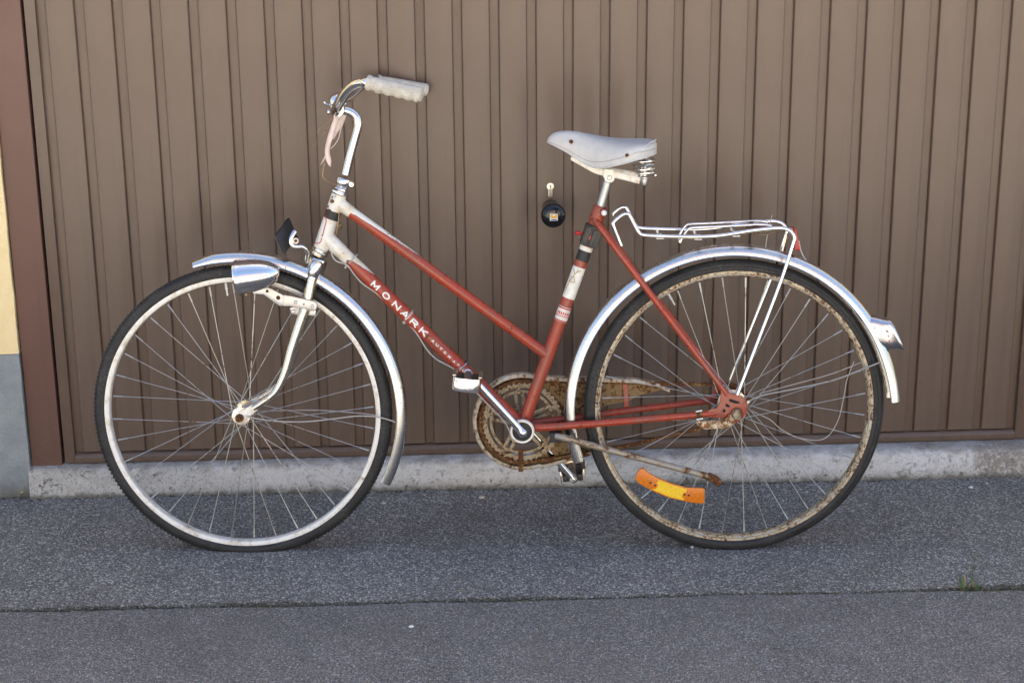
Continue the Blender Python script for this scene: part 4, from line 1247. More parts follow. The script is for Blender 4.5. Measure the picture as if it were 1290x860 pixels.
# guard: teardrop plate on the far side, open over the chainring, with a rolled rim
GY = 0.060
cg = V((BB.x, GY, BB.z))
gpoly = [V(p) for p in [(0.4196,0.0600,0.3658), (0.3957,0.0600,0.3784), (0.3406,0.0600,0.3894), (0.2763,0.0600,0.3925), (0.2248,0.0600,0.3937), (0.1568,0.0600,0.3964), (0.1108,0.0600,0.3988)]]
low = [V(p) for p in [(0.1249,0.0600,0.1773), (0.1771,0.0600,0.1902), (0.2311,0.0600,0.2051), (0.2441,0.0600,0.2106), (0.2163,0.0600,0.2157), (0.1849,0.0600,0.2334), (0.1777,0.0600,0.2584), (0.1890,0.0600,0.2869), (0.2206,0.0600,0.3122), (0.2649,0.0600,0.3212), (0.3221,0.0600,0.3329), (0.3350,0.0600,0.3375), (0.3424,0.0600,0.3431), (0.3682,0.0600,0.3513), (0.4105,0.0600,0.3602)]]
a_s = math.atan2(gpoly[-1].z - BB.z, gpoly[-1].x - BB.x)
a_e = math.atan2(low[0].z - BB.z, low[0].x - BB.x)
if a_e < a_s: a_e += 2 * PI
arcp = [Vector((BB.x + 0.116 * math.cos(a_s + (a_e - a_s) * k / 60), GY, BB.z + 0.116 * math.sin(a_s + (a_e - a_s) * k / 60))) for k in range(1, 60)]
outer = gpoly + arcp + low
mb = MB(); n_ = len(outer); vs_, fs = [], []
for p in outer:
    a = math.atan2(p.z - BB.z, p.x - BB.x)
    q_ = Vector((BB.x + 0.0875 * math.cos(a), GY, BB.z + 0.0875 * math.sin(a)))
    p = Vector((p.x, GY, p.z))
    vs_ += [p, q_, p + Vector((0, 0.0012, 0)), q_ + Vector((0, 0.0012, 0))]
for k in range(n_):
    k2 = (k + 1) % n_
    fs += [(k * 4, k2 * 4, k2 * 4 + 1, k * 4 + 1), (k * 4 + 2, k * 4 + 3, k2 * 4 + 3, k2 * 4 + 2)]
mb.add(vs_, fs)
cgd = mb.build('chain_guard', 'guard', BK, smooth=False); cgd['label'] = 'flaking rust stained chain guard'
MT['guard_rim'] = m_rusty('greyed guard rim', (0.46, 0.46, 0.43), 0.34, 75, 0.5)
# rim: flange turned towards the frame
mb = MB(); loop = gpoly + arcp + low[:4]
vs_, fs = [], []
for i, p in enumerate(loop):
    a, b = loop[max(0, i - 1)], loop[min(len(loop) - 1, i + 1)]
    d = (b - a).normalized(); inn = Vector((-d.z, 0, d.x))
    if inn.dot(V((BB.x, 0, BB.z)) - p) < 0 and i > 6: inn = -inn
    if i <= 6: inn = Vector((0, 0, -1))
    p = Vector((p.x, 0, p.z))
    for (k, y) in ((0.0, GY), (-0.0008, GY - 0.010), (0.002, GY - 0.017), (0.0095, GY - 0.0185), (0.0095, GY - 0.0175), (0.003, GY - 0.0155), (0.001, GY - 0.010), (0.0015, GY)):
        q_ = p + inn * k; q_.y = y; vs_.append(q_)
m = 8
for i in range(len(loop) - 1):
    for k in range(m):
        k2 = (k + 1) % m
        fs.append((i * m + k, (i + 1) * m + k, (i + 1) * m + k2, i * m + k2))
fs += [tuple(range(m)), tuple((len(loop) - 1) * m + k for k in range(m))]
mb.add(vs_, fs); mb.build('guard_rim', 'guard_rim', cgd, angle=40)
mb = MB(); a, b = V((0.0736,0.0400,0.2248)), V((0.0728,0.0400,0.1711)); mb.box((a.x - 0.006, 0.040, b.z), (a.x + 0.005, 0.043, a.z)); mb.build('guard_strap', 'rust', cgd, bevel=0.0008)
a, b = V((0.3164,0.0550,0.3890)), V((0.3216,0.0500,0.3088)); mb = MB(); mb.prism([a + Vector((-0.005, 0, 0)), a + Vector((0.005, 0, 0)), b + Vector((0.005, 0, 0)), b + Vector((-0.005, 0, 0))], (0, 0.002, 0)); mb.build('guard_strap', 'paint', cgd, smooth=False, col=paint_all)

# ---------------- kickstand, folded up
kp = [(0.1542,-0.0450,0.2790), (0.1756,-0.0520,0.2760), (0.2257,-0.0580,0.2631), (0.2847,-0.0620,0.2467), (0.3956,-0.0680,0.2164), (0.4922,-0.0730,0.1897), (0.5047,-0.0740,0.1852)]
mb = MB(); mb.tube(smooth_path(kp, 4), [0.0068 + 0.0010 * math.sin(PI * min(1, i / 8)) if i < 8 else 0.0075 for i in range(25)], 14)
ks = mb.build('kickstand', 'stand', BK); ks['label'] = 'blotched folded kickstand'
mb = MB(); mb.tube(smooth_path([(0.4957,-0.0735,0.1889), (0.5065,-0.0740,0.1852), (0.5172,-0.0750,0.1788), (0.5243,-0.0760,0.1679)], 4), [0.0082, 0.0095, 0.0098, 0.0095, 0.0092, 0.0092, 0.0088, 0.0092, 0.0095, 0.0092, 0.0085, 0.0075, 0.005], 14); mb.build('foot', 'rust', ks)
mb = MB(); mb.box((V((0.1544,-0.0300,0.2750)).x - 0.014, -0.045, V((0.1544,-0.0300,0.2750)).z - 0.012), (V((0.1544,-0.0300,0.2750)).x + 0.014, 0.03, V((0.1544,-0.0300,0.2750)).z + 0.010)); mb.build('stand_bracket', 'tape', ks, bevel=0.002)

# ---------------- fork, headset, stem, handlebar
FK0 = HT0 - HD * 0.006
CRN = V((-0.3797,-0.0000,0.6726))
mb = MB()
for s_ in (1, -1):
    px = [((-0.3798,-0.0300,0.6648), 0.0125), ((-0.3904,-0.0320,0.6328), 0.0125), ((-0.3999,-0.0340,0.5936), 0.0122), ((-0.4185,-0.0370,0.5436), 0.0115), ((-0.4392,-0.0400,0.4861), 0.0104), ((-0.4565,-0.0420,0.4318), 0.0094), ((-0.4787,-0.0440,0.3901), 0.0086), ((-0.5082,-0.0460,0.3670), 0.0078), ((-0.5303,-0.0470,0.3527), 0.0072)]
    pth = smooth_path([(p[0], -abs(p[1]) * s_, p[2], r) for p, r in px], 6)
    mb.tube(pth, [p[3] for p in pth], 18)
FK = mb.build('fork', 'chrome_warm', BK); FK['label'] = 'yellowed chrome fork'
for s_ in (1, -1):
    a, b = V((-0.5266,-0.0470,0.3545)), V((FA.x, -0.0475, FA.z))
    mb = MB()
    d = (b - a).normalized(); nz = Vector((-d.z, 0, d.x))
    poly = []
    for k in range(9):
        t_ = PI / 2 + PI * k / 8
        poly.append(b + (-d * math.cos(t_) * -1 * 0 + nz * math.sin(t_) * 0.0115 + d * (-math.cos(t_)) * 0.0115))
    poly = [a + nz * 0.0085, b + nz * 0.0115] + [b + nz * (0.0115 * math.cos(PI * k / 8)) + d * (0.0115 * math.sin(PI * k / 8)) for k in range(1, 8)] + [b - nz * 0.0115, a - nz * 0.0085]
    mb.prism([(p.x, -0.0495 * s_, p.z) for p in poly], (0, 0.005 * s_, 0)); mb.build('fork_end', 'rim_front', FK, bevel=0.001)
# crown with a stepped chrome cap
mb = MB()
cdir = HD
mb.tube([CRN - cdir * 0.018, CRN - cdir * 0.014, CRN + cdir * 0.010, CRN + cdir * 0.0155, CRN + cdir * 0.017], [0.019, 0.0215, 0.0218, 0.0195, 0.015], 28)
for s_ in (1, -1):
    p = V((-0.3798,-0.0300,0.6648)); p = V((p.x, -0.030 * s_, p.z))
    mb.tube([p - cdir * 0.016, p - cdir * 0.012, p + cdir * 0.012, p + cdir * 0.019, p + cdir * 0.021], [0.0128, 0.0150, 0.0152, 0.0135, 0.008], 20)
mb.build('crown_cap', 'chrome', FK)
mb = MB(); mb.lathe([(0.0, -0.020), (0.0150, -0.020), (0.0185, -0.017), (0.0195, -0.011), (0.0180, -0.0085), (0.0200, -0.0070), (0.0200, -0.0035), (0.0178, -0.001), (0, -0.001)], HT0, HD, 30); mb.build('headset_cup', 'chrome_warm', HTU)
mb = MB(); mb.lathe([(0.0, 0.0), (0.0185, 0.0), (0.0212, 0.003), (0.0214, 0.008), (0.0190, 0.0105), (0.0165, 0.012), (0.0160, 0.0150), (0.0145, 0.0160), (0.0150, 0.0175), (0.0140, 0.0195), (0.0150, 0.0215), (0.0140, 0.0235), (0.0145, 0.026), (0, 0.026)], HT1, HD, 30); mb.build('headset_cup', 'chrome', HTU)
mb = MB(); mb.lathe([(0.0, 0.024), (0.0165, 0.024), (0.0180, 0.0265), (0.0180, 0.0365), (0.0165, 0.0390), (0.012, 0.0400), (0, 0.0400)], HT1, HD, 24)
o_ = HT1 + HD * 0.032 + HPERP * 0.019
mb.tube([o_ + Vector((0, -0.013, 0)), o_ + Vector((0, -0.0105, 0)), o_ + Vector((0, 0.011, 0))], [0.0052, 0.0066, 0.0066], 14)
mb.build('stem_clamp', 'chrome', BK)
ST = [(-0.3076,-0.0000,0.8738), (-0.2990,-0.0000,0.9055), (-0.2841,-0.0000,0.9546), (-0.2771,-0.0000,0.9790), (-0.2774,-0.0000,0.9965), (-0.2849,-0.0000,1.0079), (-0.2996,-0.0000,1.0151), (-0.3171,-0.0000,1.0180)]
mb = MB(); mb.tube(smooth_path(ST, 6), 0.0100, 18); SM = mb.build('stem', 'chrome', BK)
cl = V((-0.3189,-0.0000,1.0180))
mb = MB(); mb.lathe([(0, 0.021), (0.0150, 0.021), (0.0170, 0.018), (0.0170, -0.018), (0.0150, -0.021), (0, -0.021)], cl, (0, -1, 0), 24); mb.build('bar_clamp', 'chrome', SM)
HB = [(-0.3189,-0.0000,1.0180), (-0.3181,-0.0600,1.0168), (-0.3133,-0.1150,1.0205), (-0.3026,-0.1600,1.0325), (-0.2891,-0.1920,1.0509), (-0.2720,-0.2200,1.0711), (-0.2527,-0.2430,1.0843), (-0.2347,-0.2580,1.0883), (-0.2207,-0.2680,1.0878), (-0.1645,-0.2850,1.0759), (-0.1153,-0.3000,1.0653)]
HF = [(-0.3189,-0.0000,1.0180), (-0.3238,0.0600,1.0203), (-0.3246,0.1150,1.0212), (-0.3185,0.1600,1.0274), (-0.3106,0.1920,1.0363), (-0.2982,0.2200,1.0501), (-0.2834,0.2430,1.0606), (-0.2660,0.2580,1.0652), (-0.2501,0.2680,1.0644), (-0.1954,0.2850,1.0531), (-0.1419,0.3000,1.0416)]
pth = smooth_path(HB, 6)
full = list(reversed(smooth_path(HF, 6))) + pth[1:]
mb = MB(); mb.tube(full, 0.0111, 18); HBO = mb.build('handlebar', 'chrome_clean', BK)
for s_ in (1, -1):
    H_ = HB if s_ > 0 else HF
    a, b = V(H_[8]), V(H_[10])
    d = (b - a).normalized(); a = a - d * 0.004; b = b + d * 0.004
    L = (b - a).length; n_ = 56; seg = 22
    dn = Vector((0, 0, -1)); dn = (dn - d * dn.dot(d)).normalized(); sdv = d.cross(dn)
    vs_, fs = [], []
    for i in range(n_ + 1):
        f = i / n_
        base = 0.0142 + 0.0012 * f
        if f < 0.04: base = 0.0162
        if f > 0.97: base *= (1 - ((f - 0.97) / 0.03) ** 2 * 0.35)
        for k in range(seg):
            an = 2 * PI * k / seg
            r = base
            if 0.16 < f < 0.94:
                r += 0.0024 * max(0, math.cos(an)) ** 1.2 * (0.5 + 0.5 * math.cos(2 * PI * (f - 0.20) / 0.185)) + 0.0010 * max(0, math.cos(an))
            vs_.append(a + d * (L * f) + dn * (math.cos(an) * r) + sdv * (math.sin(an) * r))
    for i in range(n_):
        for k in range(seg):
            k2 = (k + 1) % seg
            fs.append((i * seg + k, i * seg + k2, (i + 1) * seg + k2, (i + 1) * seg + k))
    fs += [tuple(range(seg)), tuple(n_ * seg + k for k in range(seg))]
    mb = MB(); mb.add(vs_, fs); mb.build('grip', 'grip', HBO, angle=60)
# bell on the far half of the bar
bc = V((-0.3227,0.0450,1.0300)); bax = Vector((-0.30, 0.05, 0.95)).normalized()
mb = MB(); mb.lathe([(0.0, 0.0225), (0.006, 0.0222), (0.012, 0.0205), (0.017, 0.0165), (0.0205, 0.011), (0.0222, 0.004), (0.0226, 0.0), (0.0240, -0.001), (0.0240, -0.003), (0.0200, -0.0045), (0.0215, -0.006), (0.0215, -0.009), (0.012, -0.0115), (0.0, -0.012)], bc, bax, 30); bl = mb.build('bell', 'chrome_clean', BK)
mb = MB(); p = V((-0.3372,0.0200,1.0125)); mb.lathe([(0, 0.009), (0.0055, 0.009), (0.0065, 0.006), (0.0065, -0.006), (0.0055, -0.009), (0, -0.009)], p, (-0.9, -0.3, -0.2), 16); mb.build('bell_clamp', 'chrome', bl)
mb = MB(); mb.tube(smooth_path([bc + Vector((-0.018, -0.010, -0.004)), bc + Vector((-0.027, -0.016, -0.002)), bc + Vector((-0.030, -0.018, 0.004))], 4), 0.0025, 8); mb.build('bell_lever', 'chrome', bl)
# faded ribbons, loose strands and a bent brass wire under the clamp
def ribbon(name, pts, ws, mat, parent=BK, nrm=(0, -1, 0)):
    P = [V(p) for p in smooth_path([(*p, w_) for p, w_ in zip(pts, ws)], 5)] if False else smooth_path([(*p, w_) for p, w_ in zip(pts, ws)], 5)
    vs_, fs = [], []
    for i, p in enumerate(P):
        a, b = V(P[max(0, i - 1)][:3]), V(P[min(len(P) - 1, i + 1)][:3])
        d = (b - a).normalized(); s__ = d.cross(Vector(nrm)).normalized()
        tw = 0.25 * math.sin(i * 0.45)
        for sg in (-1, -0.33, 0.33, 1):
            q_ = V(p[:3]) + s__ * (sg * p[3]) + Vector(nrm) * (0.003 * math.cos(sg * 2.2) + tw * sg * p[3])
            vs_.append(q_); vs_.append(q_ + Vector((0, 0.0005, 0)))
    m = 8
    for i in range(len(P) - 1):
        for k in range(3):
            a0, b0 = i * m + k * 2, (i + 1) * m + k * 2
            fs += [(a0, b0, b0 + 2, a0 + 2), (a0 + 1, a0 + 3, b0 + 3, b0 + 1)]
        a0, b0 = i * m, (i + 1) * m
        fs += [(a0, a0 + 1, b0 + 1, b0), (a0 + 6, b0 + 6, b0 + 7, a0 + 7)]
    mb = MB(); mb.add(vs_, fs); return mb.build(name, mat, parent, angle=60)
ribbon('ribbon', [(-0.3186,-0.0200,1.0106), (-0.3258,-0.0260,0.9869), (-0.3362,-0.0280,0.9576), (-0.3436,-0.0260,0.9296), (-0.3412,-0.0240,0.9067), (-0.3384,-0.0220,0.8941)], [0.0045, 0.0055, 0.0060, 0.0052, 0.0055, 0.001], 'ribbon')
ribbon('ribbon', [(-0.3098,-0.0060,1.0078), (-0.3172,-0.0080,0.9889), (-0.3265,-0.0100,0.9700), (-0.3323,-0.0100,0.9543)], [0.0095, 0.0095, 0.0060, 0.0030], 'ribbon')
ribbon('ribbon', [(-0.3463,-0.0220,0.9188), (-0.3530,-0.0210,0.9083), (-0.3597,-0.0200,0.8977)], [0.003, 0.002, 0.0006], 'ribbon')
def strand(name, pts, r, mat, parent=BK, sub=5):
    mb = MB(); mb.tube(smooth_path(pts, sub), r, 8); return mb.build(name, mat, parent)
strand('frayed_strand', [(-0.3276,-0.0200,1.0038), (-0.3437,-0.0220,0.9886), (-0.3576,-0.0260,0.9786), (-0.3640,-0.0270,0.9684)], 0.0007, 'brass')
strand('frayed_strand', [(-0.3353,-0.0200,0.9848), (-0.3497,-0.0220,0.9678), (-0.3645,-0.0220,0.9488), (-0.3754,-0.0220,0.9393)], 0.0007, 'brass')
strand('frayed_strand', [(-0.3060,-0.0100,1.0028), (-0.3118,-0.0120,0.9804), (-0.3186,-0.0140,0.9562), (-0.3270,-0.0140,0.9423), (-0.3371,-0.0140,0.9328)], 0.0009, 'ribbon')
strand('brake_wire', [(-0.3504,-0.0220,0.9022), (-0.3545,-0.0220,0.8873), (-0.3561,-0.0210,0.8732), (-0.3504,-0.0200,0.8642), (-0.3384,-0.0190,0.8569), (-0.3246,-0.0180,0.8521)], 0.0013, 'brass')
strand('brake_wire', [(-0.3225,-0.0160,0.7943), (-0.3258,-0.0180,0.7697), (-0.3301,-0.0180,0.7483), (-0.3324,-0.0160,0.7391)], 0.0010, 'brass')
mb = MB(); p = V((-0.3224,-0.0120,0.7599)); mb.lathe([(0, 0.006), (0.004, 0.005), (0.005, 0.0), (0.004, -0.005), (0, -0.006)], p, (0.3, -0.4, 0.8), 12); mb.build('cable_stop', 'brass', BK)

# lamp cable under the lower tube
strand('lamp_cable', [(-0.3452,-0.0080,0.7076), (-0.3426,-0.0120,0.6938), (-0.3330,-0.0140,0.6814), (-0.3099,-0.0160,0.6724), (-0.2938,-0.0150,0.6504), (-0.2759,-0.0140,0.6292), (-0.2463,-0.0120,0.6067), (-0.2243,-0.0060,0.5817), (-0.2026,0.0040,0.5548), (-0.1826,-0.0040,0.5378), (-0.1681,-0.0100,0.5260), (-0.1541,-0.0120,0.5079), (-0.1368,-0.0120,0.4783), (-0.1139,-0.0130,0.4533), (-0.0694,-0.0140,0.4262), (-0.0287,-0.0160,0.3799), (0.0068,-0.0190,0.3411), (0.0355,-0.0300,0.3137), (0.0479,-0.0360,0.2928), (0.0565,-0.0360,0.2647)], 0.0016, 'wire')
mb = MB(); c_ = V((-0.2988,-0.0000,0.6824)); pts = [c_ + Vector((0, -1, 0)) * (0.0172 * math.cos(2 * PI * k / 24)) + DU * (0.0172 * math.sin(2 * PI * k / 24)) for k in range(25)]; mb.tube(pts, 0.0013, 6); mb.tube([V((-0.3101,-0.0140,0.6721)), V((-0.3146,-0.0160,0.6653))], 0.0022, 6); mb.build('cable_tie', 'wire', DTU)
mb = MB(); c_ = V((-0.1770,-0.0000,0.5544)); pts = [c_ + Vector((0, -1, 0)) * (0.0162 * math.cos(2 * PI * k / 24)) + DU * (0.0162 * math.sin(2 * PI * k / 24)) for k in range(25)]; mb.tube(pts, 0.0013, 6); mb.lathe([(0, 0.004), (0.003, 0.003), (0.0042, 0), (0.003, -0.003), (0, -0.004)], (-0.1861,-0.0060,0.5382), (0, -1, 0), 12); mb.build('cable_tie', 'wire', DTU)
mb = MB(); c_ = V((-0.0554,-0.0000,0.4340)); pts = [c_ + Vector((0, -1, 0)) * (0.0165 * math.cos(2 * PI * k / 24)) + DU * (0.0165 * math.sin(2 * PI * k / 24)) for k in range(25)]; mb.tube(pts, 0.0018, 6); mb.build('cable_tie', 'alu', DTU)
strand('lamp_cable', [(0.5942,-0.0300,0.3312), (0.6183,-0.0260,0.3188), (0.6440,-0.0240,0.3049), (0.6700,-0.0220,0.2817), (0.7140,-0.0200,0.2601), (0.7668,-0.0180,0.2580), (0.7966,-0.0180,0.2979), (0.8095,-0.0180,0.3554), (0.8157,-0.0180,0.3960), (0.8307,-0.0180,0.4381)], 0.0010, 'wire')

# ---------------- lettering on the lower tube
GLYPH = {   # strokes in a unit box
    'M': [[(0, 0), (0, 1)], [(0, 1), (0.5, 0.22)], [(0.5, 0.22), (1, 1)], [(1, 1), (1, 0)]],
    'O': [[(0.5 + 0.5 * math.cos(2 * PI * k / 20), 0.5 + 0.5 * math.sin(2 * PI * k / 20)) for k in range(21)]],
    'N': [[(0, 0), (0, 1)], [(0, 1), (1, 0)], [(1, 0), (1, 1)]],
    'A': [[(0, 0), (0.5, 1)], [(0.5, 1), (1, 0)], [(0.2, 0.3), (0.8, 0.3)]],
    'R': [[(0, 0), (0, 1)], [(0, 1), (0.65, 1), (0.9, 0.93), (1, 0.76), (0.9, 0.58), (0.65, 0.5), (0, 0.5)], [(0.5, 0.5), (1, 0)]],
    'K': [[(0, 0), (0, 1)], [(0, 0.42), (0.95, 1)], [(0.32, 0.60), (1, 0)]],
    'U': [[(0, 1), (0, 0.35), (0.15, 0.08), (0.5, 0), (0.85, 0.08), (1, 0.35), (1, 1)]],
    'T': [[(0, 1), (1, 1)], [(0.5, 1), (0.5, 0)]],
    'I': [[(0.5, 0), (0.5, 1)]],
    'C': [[(0.5 + 0.5 * math.cos(R(45 + 270 * k / 14)), 0.5 + 0.5 * math.sin(R(45 + 270 * k / 14))) for k in range(15)]],
}
def letters(word, centers, h, wid, sw, mat, th0=0.10):
    """lettering laid round the tube: every stroke a thin raised ribbon"""
    for chx, cpt in zip(word, centers):
        mb = MB()
        s_c = (V(cpt) - DT0).dot(DTD)
        for si, strk in enumerate(GLYPH[chx]):
            pts = [(strk[0][0], strk[0][1])]
            for a, b in zip(strk, strk[1:]):
                n_ = max(1, int(4 * math.hypot(b[0] - a[0], b[1] - a[1])))
                pts += [(a[0] + (b[0] - a[0]) * k / n_, a[1] + (b[1] - a[1]) * k / n_) for k in range(1, n_ + 1)]
            pts = [((x - 0.5) * (wid - sw), (y - 0.5) * (h - sw)) for x, y in pts]
            rr = 0.0158 + 0.00055 + 0.00006 * si
            vs_, fs = [], []
            for i, p_ in enumerate(pts):
                a, b = pts[max(0, i - 1)], pts[min(len(pts) - 1, i + 1)]
                dx, dy = b[0] - a[0], b[1] - a[1]; L_ = math.hypot(dx, dy) or 1
                ex = sw * 0.5 * (1 if i == len(pts) - 1 else -1 if i == 0 else 0)
                for sg in (-0.5, 0.5):
                    x = p_[0] - dy / L_ * sw * sg + dx / L_ * ex; y = p_[1] + dx / L_ * sw * sg + dy / L_ * ex
                    th = th0 + y / rr
                    vs_.append(DT0 + DTD * (s_c + x) + Vector((0, -1, 0)) * (rr * math.cos(th)) + DU * (rr * math.sin(th)))
            for i in range(len(pts) - 1): fs.append((2 * i, 2 * i + 2, 2 * i + 3, 2 * i + 1))
            mb.add(vs_, fs)
        mb.build('letter', mat, DTU, smooth=False)
letters('MONARK', [(-0.2445,-0.0150,0.6280), (-0.2220,-0.0150,0.6033), (-0.1994,-0.0150,0.5803), (-0.1821,-0.0150,0.5591), (-0.1611,-0.0150,0.5397), (-0.1410,-0.0150,0.5184)], 0.0150, 0.0195, 0.0035, 'decal')
letters('AUTOMATIC', [(-0.1209,-0.0150,0.4965), (-0.1116,-0.0150,0.4872), (-0.1024,-0.0150,0.4792), (-0.0940,-0.0150,0.4697), (-0.0839,-0.0150,0.4598), (-0.0737,-0.0150,0.4487), (-0.0655,-0.0150,0.4402), (-0.0593,-0.0150,0.4337), (-0.0531,-0.0150,0.4272)], 0.0060, 0.0066, 0.0013, 'decal')
mb = MB()
def dt_pt(p, th): return DT0 + DTD * ((V(p) - DT0).dot(DTD)) + Vector((0, -1, 0)) * (0.0164 * math.cos(th)) + DU * (0.0164 * math.sin(th))
mb.tube([dt_pt((-0.1724,-0.0150,0.5544), 1.2 - 0.22 * k) for k in range(9)], 0.0009, 6); mb.build('decal_tear', 'decal', DTU)

# ---------------- headlamp and its bracket
la, lb = V((-0.5567,-0.0450,0.6516)), V((-0.4577,-0.0450,0.6638))
lax = (lb - la).normalized(); L = (lb - la).length
prof = [(0.0, -0.004), (0.020, -0.003), (0.034, 0.000), (0.0385, 0.001), (0.0400, 0.004), (0.0400, 0.008), (0.0385, 0.011), (0.0380, 0.018), (0.0375, 0.030), (0.0355, 0.048), (0.0320, 0.064), (0.0265, 0.080), (0.0185, 0.092), (0.0095, 0.0995), (0.0, L)]
mb = MB(); mb.lathe(prof[3:], la, lax, 44); hl_ = mb.build('headlamp', 'chrome_clean', BK, angle=25); hl_['label'] = 'chrome bullet headlamp'
mb = MB(); mb.lathe(prof[:4], la, lax, 36); mb.build('lens', 'glass', hl_)
mb = MB(); p = V((-0.5345,-0.0450,0.6135)); mb.tube([p + Vector((0, 0, 0.006)), p + Vector((0, 0, -0.002))], [0.005, 0.004], 10); mb.build('lamp_screw', 'brass', hl_)
def plate(name, pts, th, mat, parent, bevel=0.0008):
    mb = MB(); mb.prism(pts, (0, th, 0)); return mb.build(name, mat, parent, bevel=bevel)
br = plate('lamp_bracket', [(-0.5196,-0.0480,0.6184), (-0.4908,-0.0480,0.6270), (-0.4836,-0.0480,0.6287), (-0.4749,-0.0480,0.6250), (-0.4506,-0.0480,0.6112), (-0.4507,-0.0480,0.5878), (-0.4605,-0.0480,0.5870), (-0.4949,-0.0480,0.6136), (-0.5162,-0.0480,0.6156)], 0.003, 'alu', BK)
plate('bracket_band', [(-0.4500,-0.0520,0.6128), (-0.4341,-0.0520,0.6099), (-0.3831,-0.0520,0.5976), (-0.3763,-0.0520,0.5912), (-0.3776,-0.0520,0.5804), (-0.3840,-0.0520,0.5750), (-0.4368,-0.0520,0.5874), (-0.4510,-0.0520,0.5876)], 0.003, 'alu', br)
plate('bracket_band', [(-0.4403,-0.0300,0.5789), (-0.4277,-0.0300,0.5823), (-0.3816,-0.0300,0.5727), (-0.3839,-0.0300,0.5600), (-0.4356,-0.0300,0.5643)], 0.003, 'alu', br)
for p, r, m_ in (((-0.4865,-0.0485,0.6213), 0.0034, 'rust'), ((-0.4623,-0.0485,0.6060), 0.0050, 'rust'), ((-0.4231,-0.0525,0.5964), 0.0042, 'alu'), ((-0.4050,-0.0525,0.5913), 0.0018, 'dark'), ((-0.3862,-0.0525,0.5869), 0.0040, 'alu'), ((-0.4302,-0.0525,0.5748), 0.0052, 'alu')):
    mb = MB(); mb.lathe([(0, 0.0016), (r * 0.55, 0.0016), (r * 0.6, 0.0026), (r * 0.9, 0.0020), (r, 0), (0, 0)], p, (0, -1, 0), 14); mb.build('rivet', m_, br)
for y0 in (0.035,):
    mb = MB(); mb.tube([V((-0.3926,-0.0500,0.5892)), V((-0.3967,-0.0200,0.5837))], 0.004, 10); mb.build('bracket_bolt', 'alu', br)

# ---------------- front reflector, seen from behind
rp = [V((-0.4369,0.0050,0.7797)), V((-0.4602,-0.0450,0.7467)), V((-0.4433,-0.0400,0.7048)), V((-0.4199,0.0100,0.7321))]
ctr = sum(rp, Vector()) / 4
nrm = (rp[1] - rp[0]).cross(rp[2] - rp[0]).normalized()
if nrm.x > 0: nrm = -nrm
mb = MB(); mb.prism([p for p in rp], nrm * 0.009); fr = mb.build('front_reflector', 'black', BK, bevel=0.003); fr['label'] = 'black backed front reflector'
mb = MB(); mb.prism([ctr + (p - ctr) * 0.9 + nrm * 0.0092 for p in rp], nrm * 0.002); mb.build('reflex_field', 'glass', fr, bevel=0.0006)
bp_ = [(-0.4215,-0.0300,0.7530), (-0.4275,-0.0340,0.7429), (-0.4304,-0.0360,0.7308), (-0.4264,-0.0360,0.7200), (-0.4180,-0.0340,0.7179), (-0.4079,-0.0300,0.7171), (-0.4007,-0.0260,0.7111), (-0.3963,-0.0220,0.7014), (-0.3991,-0.0180,0.6883), (-0.3997,-0.0160,0.6790)]
mb = MB(); mb.tube(smooth_path(bp_, 4), 0.0042, 10, flat=((0, 1, 0), 0.35)); rb = mb.build('reflector_bracket', 'chrome', fr)
mb = MB(); mb.lathe([(0, 0.003), (0.003, 0.0025), (0.004, 0), (0, 0)], (-0.4195,-0.0380,0.7318), (0, -1, 0), 12); mb.build('rivet', 'rust', fr)
mb = MB(); mb.tube([V((-0.4201,-0.0340,0.7313)), V((-0.4193,-0.0390,0.7320))], 0.0068, 14); mb.build('bracket_eye', 'alu', fr)

# ---------------- seat post and saddle
sp0, sp1 = V((0.2572,-0.0000,0.7880)), V((0.2796,-0.0000,0.8640))
mb = MB(); mb.tube([sp0, sp1], [0.0100, 0.0100], 20); mb.build('seat_post', 'alu', BK)
stn = [((0.1424,-0.0000,0.9425), 0.003, (0.1427,-0.0030,0.9404)), ((0.1463,-0.0000,0.9512), 0.013, (0.1470,-0.0130,0.9386)), ((0.1561,-0.0000,0.9589), 0.021, (0.1573,-0.0210,0.9341)), ((0.1684,-0.0000,0.9629), 0.026, (0.1712,-0.0260,0.9274)), ((0.1878,-0.0000,0.9642), 0.031, (0.1885,-0.0310,0.9175)), ((0.2088,-0.0000,0.9620), 0.038, (0.2074,-0.0380,0.9052)), ((0.2281,-0.0000,0.9586), 0.047, (0.2262,-0.0470,0.8938)),
       ((0.2492,-0.0000,0.9545), 0.059, (0.2449,-0.0590,0.8881)), ((0.2702,-0.0000,0.9510), 0.073, (0.2651,-0.0730,0.8887)), ((0.2930,-0.0000,0.9479), 0.086, (0.2887,-0.0860,0.8943)), ((0.3141,-0.0000,0.9462), 0.093, (0.3073,-0.0930,0.8992)), ((0.3334,-0.0000,0.9456), 0.094, (0.3261,-0.0940,0.9042)), ((0.3510,-0.0000,0.9452), 0.088, (0.3454,-0.0880,0.9085)), ((0.3668,-0.0000,0.9444), 0.072, (0.3637,-0.0720,0.9123)), ((0.3773,-0.0000,0.9431), 0.052, (0.3754,-0.0520,0.9144)), ((0.3837,-0.0000,0.9391), 0.026, (0.3825,-0.0260,0.9161))]
